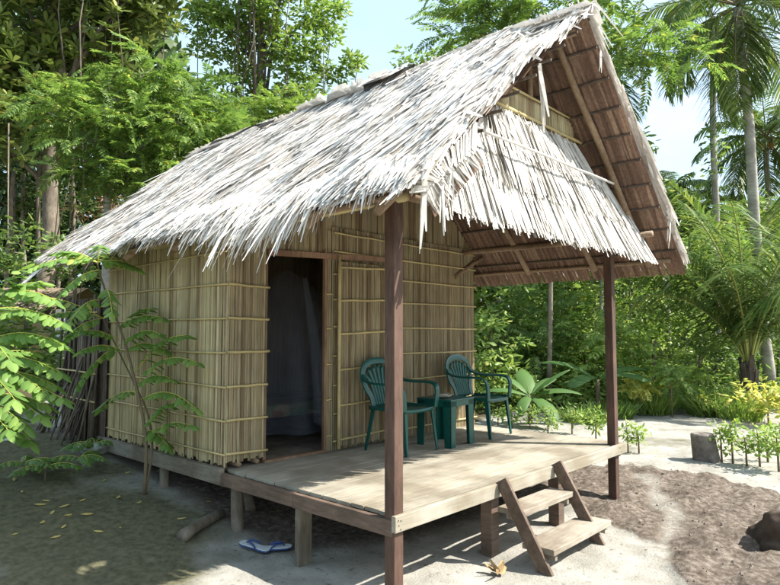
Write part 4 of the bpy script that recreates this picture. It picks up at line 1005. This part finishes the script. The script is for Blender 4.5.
# creeper on the slim palm trunk
b = MB(); leaf_cloud(b, [(at(713,150,18.9),(.28,.28,1.1))], 'q', .2, 1.6, .25); o = b.build('creeper', LM['dark']); tag(o, 'dark creeper clump clinging to the slim palm trunk', 'creeper')

# young coconut: short stump of bases with long upright fronds
yb0 = gp(750,392,13.2); yroot = empty('young_coconut_palm', yb0); tag(yroot, 'young coconut palm with long arching fronds springing from near the ground at the right', 'palm tree')
b = MB(); b.tube([(0,0,-.1),(0,0,.3),(.02,0,.75),(.0,0,1.05)], [.22,.20,.17,.10], 10, jit=.12)
for i in range(14):
    a = i*2.4; b.beam((.14*math.cos(a),.14*math.sin(a),.05+.06*i), (.20*math.cos(a),.20*math.sin(a),.45+.06*i), .09, .02, up=(math.cos(a),math.sin(a),0))
b.build('trunk', M['bark_dark'], yroot)
b = MB(); rb = MB()
lr = math.atan2(RT[1], RT[0])   # azimuth of image right
fr0 = [(PI-.1,1.25,3.9,1.25),(.15,1.3,4.0,1.2),(PI-.45,1.18,3.6,1.35),(PI+.5,1.35,4.2,1.1),(.7,1.25,3.8,1.2),(-.5,1.25,3.9,1.3),(PI+.9,1.15,3.4,1.5),(-1.2,1.35,4.1,1.2),(1.5,1.4,4.3,1.0),(PI/2+.6,1.3,4.1,1.2),(-PI/2,1.15,3.3,1.7),(-PI/2-.6,1.35,4.2,1.3),(PI-.2,1.46,4.4,.8),(.3,1.48,4.3,.8),(PI-.05,1.05,3.0,1.5),(0,1.1,3.2,1.5),(PI/2,1.25,3.8,1.2)]
for i, (da, el, ln, bd) in enumerate(fr0):
    frond_into(b, rb, (.05*math.cos(lr+da),.05*math.sin(lr+da),.95), lr+da, el+.08, ln*1.0, bd, 60, 1.0, .06, .45, .3*(-1)**i)
b.build('frond_leaflets', LM['palm'], yroot); rb.build('frond_stalk', plain('yellow_green_stalk',(.28,.30,.08),.5), yroot, True)

# banana plants
def banana(px, py, D, leaves, label, sc=1.):
    base = gp(px, py, D); root = empty('banana_plant', base); tag(root, label, 'banana plant', 'banana plants behind the deck')
    b = MB(); b.tube([(0,0,-.1),(0,0,.3*sc),(.0,0,.75*sc)], [.07*sc,.06*sc,.045*sc], 10); b.build('stem', M['stem'], root, True)
    for (da, el, L, wd, bd) in leaves:
        az = lr+da; pts = []; p = np.array([0,0,.7*sc]); e = el; n = 12
        for i in range(n+1):
            pts.append(p.copy()); p = p + L*sc/n*np.array([math.cos(e)*math.cos(az), math.cos(e)*math.sin(az), math.sin(e)]); e -= bd/n
        hz = np.array([-math.sin(az), math.cos(az), 0]); V = []
        for i, q in enumerate(pts):
            t = i/n; w_ = 0 if t < .16 else wd*sc*math.sin(PI*min(1,(t-.16)/.84*.93+.07))**.55/2; dz_ = .22*w_ 
            j = random.uniform(.92,1.04); V += [q+hz*w_*j-[0,0,dz_+random.uniform(0,.012)], q+hz*w_*.5+[0,0,.01], q, q-hz*w_*.5+[0,0,.01], q-hz*w_*j-[0,0,dz_+random.uniform(0,.012)]]
        b = MB(); b.add(V, [(i*5+k,i*5+k+1,(i+1)*5+k+1,(i+1)*5+k) for i in range(n) for k in range(4)]); lf = b.build('leaf', LM['banana'], root, True)
        b = MB(); b.tube([q-[0,0,.006] for q in pts], [.018*sc*(1-.85*i/n) for i in range(n+1)], 6); b.build('midrib', LM['mid'], lf, True)
    return root
banana(530,402,11.2, [(PI-.1,.55,1.35,.50,1.0),(.1,.5,1.5,.50,1.0),(PI/2,.9,1.3,.50,.7),(.75,.75,1.4,.4,.9),(PI-.7,.9,1.2,.34,.8),(-PI/2-.5,.25,1.1,.34,1.4),(-PI/2+.5,.1,1.2,.50,1.2),(-.2,.9,1.3,.50,.6)], 'banana plant with broad spreading leaves behind the farther armchair', .68)
banana(598,392,13, [(PI-.3,.8,1.5,.50,1.1),(.3,.7,1.5,.50,1.2),(-.9,.6,1.4,.50,1.2),(PI+.8,.5,1.4,.50,1.2)], 'smaller banana plant in the shade just left of the far porch post', .9)

# pale trunks among the thicket
for (px, D, top, r, lab) in [(547,18,195,.06,'slim grey tree trunk in the thicket seen under the porch roof, left one'),(600,16.5,205,.06,'pale straight tree trunk just left of the far porch post')]:
    tree('forest_tree', lab, 'tree', gp(px,400,D), at(px+3,top,D), r, [(at(px,150,D),(1.6,1.6,.9)),(at(px+30,190,D),(1.2,1.2,.7))], 'leaf', 'dark', .24, .8, .5, 'bark_pale')

# understory: distinct bushes and small trees, right
US = [(500,300,15.5,1.7,'dark','leaf'),(560,270,17,1.7,'mid','leaf'),(490,345,13.5,.9,'bright','leaf'),(630,280,17,1.6,'bright','q'),(665,300,18.5,1.6,'blue','q'),(700,255,19,1.5,'dark','leaf'),
      (655,340,14.5,.95,'bright','narrow'),(610,345,14.5,.8,'mid','pin'),(715,330,16,1.0,'blue','q'),(585,330,16,1.1,'dark','leaf'),(780,330,16.5,1.6,'dark','leaf'),(700,352,14.5,.6,'blue','leaf'),(640,235,22,1.7,'mid','leaf'),(540,330,15,1.0,'dark','pin'),(745,280,20,2.0,'dark','pin'),(520,235,20,2.0,'dark','leaf'),(590,225,21,1.8,'blue','leaf'),(690,215,24,1.3,'mid','pin'),(770,225,22,1.5,'mid','pin')]
UL = ['dark leafy shrub under the left part of the porch roof line','tall mid green bush under the porch roof between the two pale trunks','bright bush right against the end of the reed wall','bright fine leaved bush just right of the far porch post','bluish round crowned bush behind the pale compound leaved sapling','dark small tree left of the young coconut palm','narrow leaved bright bush low behind the pale sapling','feathery low bush at the foot of the far porch post','bluish bush at the left of the young coconut stump','dark bush left of the far post, above the banana leaves','dark leafy bush at the right edge behind the young coconut','small dark bush in the middle of the clearing edge','mid green treetop just below the right roof edge','dark feathery bush behind the banana plant','dark feathery tree behind the young coconut fronds','dark treetop glimpsed right under the porch roof','bluish treetop glimpsed right of the inner porch','feathery treetop beside the right roof corner','feathery treetop in front of the nut bearing palm']
for (px,py,D,r,mt,tp), lab in zip(US, UL):
    mt = {'dark':'mid','mid':'bright'}.get(mt, mt)
    gb = gp(px+random.uniform(-8,8), 395, D); c = at(px,py,D); rr = (r,r,r*.85); low = np.array([c[0],c[1],(c[2]+gb[2])/2-.1])
    bl = [(c,rr)] + ([(low,(r*1.05,r*1.05,max(.4,(c[2]-gb[2])*.45)))] if c[2]-r > gb[2]+.3 and D < 19 else [])
    tree('bush' if py > 260 else 'forest_tree', lab, 'bush' if py > 260 else 'tree', gb, c, .05, bl, tp, mt, .17 if tp != 'pin' else .5, .8, .38, 'bark', inner=.3, nlimb=5)
# low ground plants of the clearing edge
def stemplant(px, py, D, h, r, mt, tp, size, label, group, name='sapling', cat='sapling', dens=1., z=None):
    gb = gp(px, py, D) if z is None else np.array([*ground_pt(px,py,z), 0]); gb[2] = g1(gb[0], gb[1]); root = empty(name, gb); tag(root, label, cat, group)
    b = MB(); b.tube([(0,0,-.03),(.02,.01,h*.5),(.0,.02,h*.9)], [.010+.008*h,.008+.006*h,.004], 6); b.build('stem', M['stem'], root, True)
    b = MB(); leaf_cloud(b, [((0,0,h*(.78 if name == 'sapling' else .55)),(r,r,h*(.2 if name == 'sapling' else .46)))], tp, size, dens, max(.10,r*.35), .7, .2); b.build('foliage', LM[mt], root); return root
stemplant(672,404,12.2,1.0,.42,'bright','pin',.30,'pale green sapling with layered compound leaves at the middle of the clearing edge',None)
stemplant(640,404,12.5,.7,.28,'lime','pin',.24,'small yellow tinted sapling left of the layered pale sapling',None)
stemplant(768,410,11.2,.80,.62,'lime','leaf',.14,'yellow leaved bush at the right edge of the clearing',None,'croton_bush','bush',1.6)
stemplant(705,408,12.2,.40,.2,'lime','leaf',.11,'little yellow leaved plant beside the grass clump',None,'croton_bush','bush',1.3)
# seedlings in rows
HG = 'leafy seedlings planted in a row at the right'
hl = ['seedling touching the right side of the stump','second seedling right of the stump, taller','thin seedling third from the stump','bushy seedling fourth from the stump','tall seedling fifth from the stump with pale top leaves','thick seedling at the right edge of the picture']
for (px,py,h,r), lab in zip([(722,463,.50,.13),(733,464,.55,.15),(747,467,.42,.12),(760,467,.52,.15),(768,462,.62,.11),(779,472,.60,.22)], hl):
    stemplant(px,py,0,h,r*.8,'bright','leaf',.07,lab+', growing in pale sand',HG,'seedling','seedling',1.6,-.03)
HG2 = 'leafy seedlings planted in a row behind the deck'
hl2 = ['seedling directly right of the far porch post','second seedling right of the far porch post','seedling just left of the far porch post','bushy seedling a step left of the far porch post','seedling behind the middle of the far deck edge','low seedling behind the deck left of the middle','low bushy seedling near the armchair end of the deck','low seedling beside the end of the reed wall']
for (px,py,h,r), lab in zip([(628,452,.48,.15),(639,452,.42,.12),(596,440,.5,.2),(572,434,.5,.18),(548,434,.42,.2),(530,430,.40,.22),(512,428,.4,.2),(498,426,.3,.14)], hl2):
    stemplant(px,py,0,h,r*.9,'bright','leaf',.08,lab+', in pale sand',HG2,'seedling','seedling',1.5,-.03)
# grass and fern clumps
def grass(px, py, D, r, h, n, label, mt='bright', lw=.012):
    gb = gp(px, py, D); b = MB(); a = RNG.uniform(0,2*PI,n); rr = r*RNG.random(n)**.5; P = np.stack([rr*np.cos(a), rr*np.sin(a), 0*a], 1)
    D_ = np.stack([np.cos(a+RNG.normal(0,.8,n))*.5, np.sin(a+RNG.normal(0,.8,n))*.5, np.ones(n)], 1)
    V, Q = strips(P, D_, RNG.normal(0,1,P.shape), h*RNG.uniform(.6,1.2,n), np.full(n,lw*1.6), RNG.uniform(.1,.5,n), 4, .15); b.addq(V, Q)
    o = b.build('grass_clump', LM[mt]); o.location = gb; tag(o, label, 'grass clump')
grass(650,398,12.8,.45,.55,900,'feathery green grass clump at the clearing edge right of the far post','bright',.012)
grass(715,398,12.4,.5,.75,420,'tall arching grass clump in the middle of the clearing edge','mid',.02)
grass(740,402,11.8,.35,.6,260,'arching grass clump left of the yellow bush','bright',.018)
grass(612,402,12.2,.4,.4,500,'low ferny grass clump seen left of the far post','mid',.02)
grass(585,406,11.6,.4,.4,420,'low ferny clump under the banana leaves','mid',.02)

# low undergrowth covering the forest floor behind the clearing
def undergrowth(name, polys, n, tp, mt, size, hmax, label):
    b = MB(); tv, tq = TP[tp]; P = []
    while len(P) < n:
        px, D = random.uniform(*polys[0]), random.uniform(*polys[1]); p = at(px, 338, D); P.append((p[0], p[1]))
    P = np.array(P); z = gz(P[:,0], P[:,1], False); hh = hmax*(.35+.65*np.abs(vnoise(P[:,0], P[:,1], .8, 9))*1.6)
    z = z + hh*RNG.random(n); X = RNG.normal(0,1,(n,3))*[1,1,.35]; Z = np.array([0,0,1.])+RNG.normal(0,.4,(n,3))
    scatter(b, tv, tq, np.stack([P[:,0],P[:,1],z],1), frame(X,Z), size*RNG.uniform(.6,1.3,n)); o = b.build(name, LM[mt]); tag(o, label, 'undergrowth', kind='stuff'); return o
undergrowth('undergrowth', ((465,860),(12.8,20)), 9000, 'leaf', 'bright', .18, .95, 'low green leafy undergrowth covering the clearing edge at the right')
undergrowth('undergrowth', ((465,860),(14.5,22)), 5000, 'q', 'mid', .24, 1.6, 'dark taller undergrowth in the shade of the palms')
undergrowth('undergrowth', ((-60,110),(12.5,18)), 4500, 'leaf', 'blue', .2, 1.8, 'leafy undergrowth beyond the far hut at the left')

# left background shrubs and trunks
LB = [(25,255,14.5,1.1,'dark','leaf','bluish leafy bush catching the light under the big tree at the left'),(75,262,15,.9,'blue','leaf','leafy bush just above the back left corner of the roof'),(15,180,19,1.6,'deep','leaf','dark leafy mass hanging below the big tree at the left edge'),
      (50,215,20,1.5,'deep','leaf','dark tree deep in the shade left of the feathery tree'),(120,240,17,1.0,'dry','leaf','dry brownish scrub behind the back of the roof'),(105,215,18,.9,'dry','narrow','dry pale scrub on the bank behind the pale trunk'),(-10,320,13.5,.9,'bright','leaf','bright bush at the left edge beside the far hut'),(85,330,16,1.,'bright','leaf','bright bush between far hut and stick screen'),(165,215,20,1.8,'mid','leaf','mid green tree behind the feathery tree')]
for px,py,D,r,mt,tp,lab in LB:
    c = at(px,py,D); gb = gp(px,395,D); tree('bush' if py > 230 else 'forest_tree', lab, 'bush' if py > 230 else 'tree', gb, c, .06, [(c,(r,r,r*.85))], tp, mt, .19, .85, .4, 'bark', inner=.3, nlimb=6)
for i, (x0, x1, D, yt) in enumerate([(2,14,17,170),(38,40,18,120),(58,56,19,120),(70,74,20,140),(22,27,19,110)]):
    b, _ = trunk_mesh(gp(x0,395,D), at(x1,yt,D), .07, .045, .08); 
    o = b.build('bare_trunk', M['bark'], None, True); tag(o, ['leaning bare pole thin trunk at the left edge','thin bare trunk in the deep shade, left of the middle one','thin bare trunk right below the big tree crown','thin bare trunk nearest the brown bank','thin bare trunk deep in the shade second from the left edge'][i], 'tree trunk')

# far forest: a mass nobody could count
b = MB(); tv, tq = TP['q']
n = 90000; PX = RNG.uniform(-140, 920, n); D = RNG.uniform(29, 42, n)
hprof = np.interp(PX, [-140,0,150,172,200,240,330,400,450,520,600,650,690,720,760,920], [-60,-60,-30,40,110,130,140,150,60,40,60,205,228,225,215,200])
hprof = hprof + 18*vnoise(PX*.03, D*.1, 1.0, 2) + 10*vnoise(PX*.11, D*.1, 1.0, 3)
tt = RNG.random(n)**.8; PYp = 395 + (hprof-395)*tt
P = CAM + FW*D[:,None] + RT*((PX-390)/F_PX*D)[:,None] - UP*((PYp-292.5)/F_PX*D)[:,None]
P += RNG.normal(0,.3,P.shape)
toc = unit(CAM - P); Z = toc*.8 + np.array([0,0,.9]) + RNG.normal(0,.5,P.shape)
sz = .75*RNG.uniform(.5,1.3,n); FR = frame(RNG.normal(0,1,P.shape), Z)
for sel, mt, lab in ((PX < 430, 'deep', 'continuous rainforest far behind the hut at the left, its shade painted dark green'), (PX >= 430, 'bright', 'continuous sunlit green rainforest far behind the porch and palms at the right')):  # one forest, shade and sun put into leaf colour: dark left, bright right
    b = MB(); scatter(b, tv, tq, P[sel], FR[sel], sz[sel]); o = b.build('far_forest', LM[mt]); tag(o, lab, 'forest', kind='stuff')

# ------------------------------------------------------------------ foreground compound-leaved shrubs on the left
def frond_between(b, A, Bp, leaflets=7, ll=.13, lw=.05, arch=.06, seed=0):
    A = np.array(A, float); Bp = np.array(Bp, float); L = np.linalg.norm(Bp-A); r = random.Random(seed); dr = unit(Bp-A); hz = unit(np.cross(dr, [0,0,1.]))
    pts = [A + (Bp-A)*t + np.array([0,0,arch*math.sin(PI*t)*L*2]) for t in np.linspace(0,1,9)]
    b.tube(pts, [.0045*(1-.6*i/8) for i in range(9)], 5)
    tv, tq = TP['leaf']; P = []; X = []; S_ = []
    for i in range(leaflets):
        t = .18+.8*i/(leaflets-1); q = A + (Bp-A)*t + np.array([0,0,arch*math.sin(PI*t)*L*2])
        for sg in (-1,1):
            P.append(q); X.append(hz*sg*.9 + dr*.55 + [0,0,-.45+r.uniform(-.25,.2)] + RNG.normal(0,.08,3)); S_.append(ll*r.uniform(.8,1.15)*(1-.3*abs(t-.55)))
    P.append(pts[-1]); X.append(dr+[0,0,-.5]); S_.append(ll)
    return np.array(P), np.array(X), np.array(S_)
def compound_shrub(name, label, base, stems, fronds, ll, mat='shrub'):
    base = np.array(base); root = empty(name, base); tag(root, label, 'shrub')
    b = MB()
    for pts, r in stems: 
        b.tube(smooth_path([np.array(p)-base for p in pts], 4), np.linspace(r, r*.45, (len(pts)-1)*4+1).tolist(), 7)
    b.build('stem', M['stem'], root, True)
    tv, tq = TP['leaf']; tv = tv*[1,1.15,1]
    for k, (A, Bp, nl) in enumerate(fronds):
        b = MB(); sb = MB(); P, X, S_ = frond_between(sb, np.array(A)-base, np.array(Bp)-base, int(nl*1.5), ll, seed=k); scatter(b, tv, tq, P, frame(X, np.tile([[0,0,1.]],(len(P),1))+RNG.normal(0,.15,P.shape)), S_)
        f_ = b.build('frond', LM[mat], root); sb.build('leaf_stalk', LM['lime'], f_, True)
    return root
A_ = at
def wallside(px, py, D, gap=.16):
    d = at(px, py, 1.) - CAM; Dm = (-gap - CAM[0])/d[0] if d[0] > 0 else 99
    return at(px, py, min(D, Dm))
DS = 6.35
sb_ = np.array([-.13, 3.05, g1(-.13,3.05)])
sb_ = np.array([-.22, 2.78, g1(-.22,2.78)])
st1 = [sb_, wallside(146,440,6.1,.22), wallside(138,395,5.95,.25), wallside(124,340,5.85,.28), A_(105,290,5.7), A_(97,262,5.6)]
st2 = [sb_, wallside(152,450,6.2,.16), wallside(148,415,6.2,.16), wallside(135,385,6.25,.18), wallside(119,352,6.1,.2), A_(103,318,5.9)]
fr = [((97,262,5.6),(60,252,5.5),8),((97,264,5.7),(130,250,5.9),7),((103,318,5.9),(40,318,5.6),9),((119,330,5.9),(150,308,6.1),7),((119,340,5.9),(75,332,5.6),8),((138,385,6.),(170,378,5.7),7),((124,352,5.9),(165,350,5.9),8),((97,262,5.6),(32,268,5.3),8),((97,262,5.6),(138,268,5.8),7),((100,270,5.6),(62,292,5.3),7),((105,290,5.7),(112,312,5.2),7),((103,318,5.9),(0,300,5.4),10),((100,300,5.7),(70,322,5.2),7),
      ((119,330,5.9),(163,318,5.9),8),((124,345,5.9),(160,334,5.5),8),((124,352,5.9),(82,350,5.5),7),((138,380,5.95),(197,362,5.8),8),((136,372,5.95),(186,335,6.1),6),((140,400,6.),(196,408,5.9),7),
      ((144,430,6.1),(178,402,5.8),7),((146,440,6.1),(190,425,5.9),5),((120,345,6.1),(78,385,5.7),6),((105,318,5.9),(58,345,5.5),7),((138,392,6.2),(100,408,5.9),5),((144,430,6.1),(168,445,5.8),5),((98,265,5.6),(100,245,5.3),6)]
compound_shrub('compound_leaf_shrub', 'spindly shrub with drooping compound leaves in front of the side wall of the hut', sb_, [(st1,.017),(st2,.013)], [(wallside(*a, .2), wallside(*c, .12), n) for a, c, n in fr], .115)
# the second plant, coming in from the left
s2b = gp(-40,470,4.9)
trunk2 = [s2b, A_(-35,400,4.9), A_(-22,340,5.0), A_(-10,300,5.1)]
fr2 = [((-18,312,5.2),(50,318,5.3),8),((-24,352,5.2),(52,338,5.4),8),((-30,378,5.2),(55,385,5.2),8),((-30,400,5.),(48,405,5.1),8),((-34,405,4.8),(25,425,4.6),8),((-10,300,5.1),(55,300,4.9),8),((-15,320,5.0),(62,322,4.8),9),((-22,345,5.0),(64,345,4.8),9),((-28,365,4.95),(60,372,4.8),9),((-28,370,4.9),(45,392,4.7),8),((-32,390,4.9),(62,398,4.7),8),((-32,395,4.9),(40,415,4.7),7),((-20,330,5.),(20,270,5.0),7),((-12,305,5.1),(40,282,5.1),7),((-25,350,4.9),(10,360,4.4),7),((-30,380,4.9),(15,400,4.4),7),((-35,410,4.9),(30,440,4.7),6),((-35,415,4.9),(8,430,4.5),6),((-28,365,5.0),(35,352,5.3),8),((-30,385,5.),(30,378,5.3),8)]
compound_shrub('compound_leaf_shrub', 'lush bright compound leaved shrub reaching in from the left edge', s2b, [(trunk2,.02)], [(A_(*a), A_(*c), n) for a, c, n in fr2], .14)
# small sprouts at its foot
def sprout(x, y, label, k):
    z_ = .2
    for _ in range(8): p = ground_pt(x, y, z_); z_ = g1(*p)
    base = np.array([p[0],p[1],z_]); fr_ = []
    for i in range(k):
        a = i*2.3+x; fr_.append((base+[0,0,.12], base+[.26*math.cos(a),.26*math.sin(a),.13], 5))
    compound_shrub('leafy_sprout', label, base, [([base, base+[0,0,.08], base+[0,0,.16]],.006)], fr_, .085)
sprout(24,470,'small bright sprout on the mossy ground at the left, the left one', 4); sprout(45,480,'small bright sprout on the mossy ground, beside the curved dead branch', 4); sprout(80,455,'thin dark sprout in front of the stick screen', 4); sprout(95,442,'low sprout right at the foot of the leaning sticks', 5)

# crumbs of earth on the dug soil and the sand
b = MB(); import bmesh as _bm
ico = np.array([[0,0,1],[.9,0,.1],[0,.8,-.1],[-.8,0,.2],[0,-.9,0],[0,0,-1.]]); iq = np.array([[0,1,2,2],[0,2,3,3],[0,3,4,4],[0,4,1,1]])
P = []
while len(P) < 3200:
    q = (random.uniform(.4,6.5), random.uniform(-3,2.2)); P.append(q)
P = np.array(P); m_ = soilmask(P[:,0], P[:,1]); P = P[RNG.random(len(P)) < (.012+.98*m_)]; n = len(P)
V = np.einsum('nij,kj->nki', rand_rot(n,1.), ico)*(.004+.014*RNG.random(n)**3)[:,None,None] + np.concatenate([P, gz(P[:,0],P[:,1])[:,None]],1)[:,None]
Fc = [(i*6, i*6+a, i*6+c) for i in range(n) for a, c in ((1,2),(2,3),(3,4),(4,1))]
b.add(V.reshape(-1,3), Fc); o = b.build('earth_crumbs', plain('earth_crumb',(.20,.165,.135),.95,.4,20)); tag(o, 'loose crumbs of dark earth strewn over the dug soil', 'soil', kind='stuff')
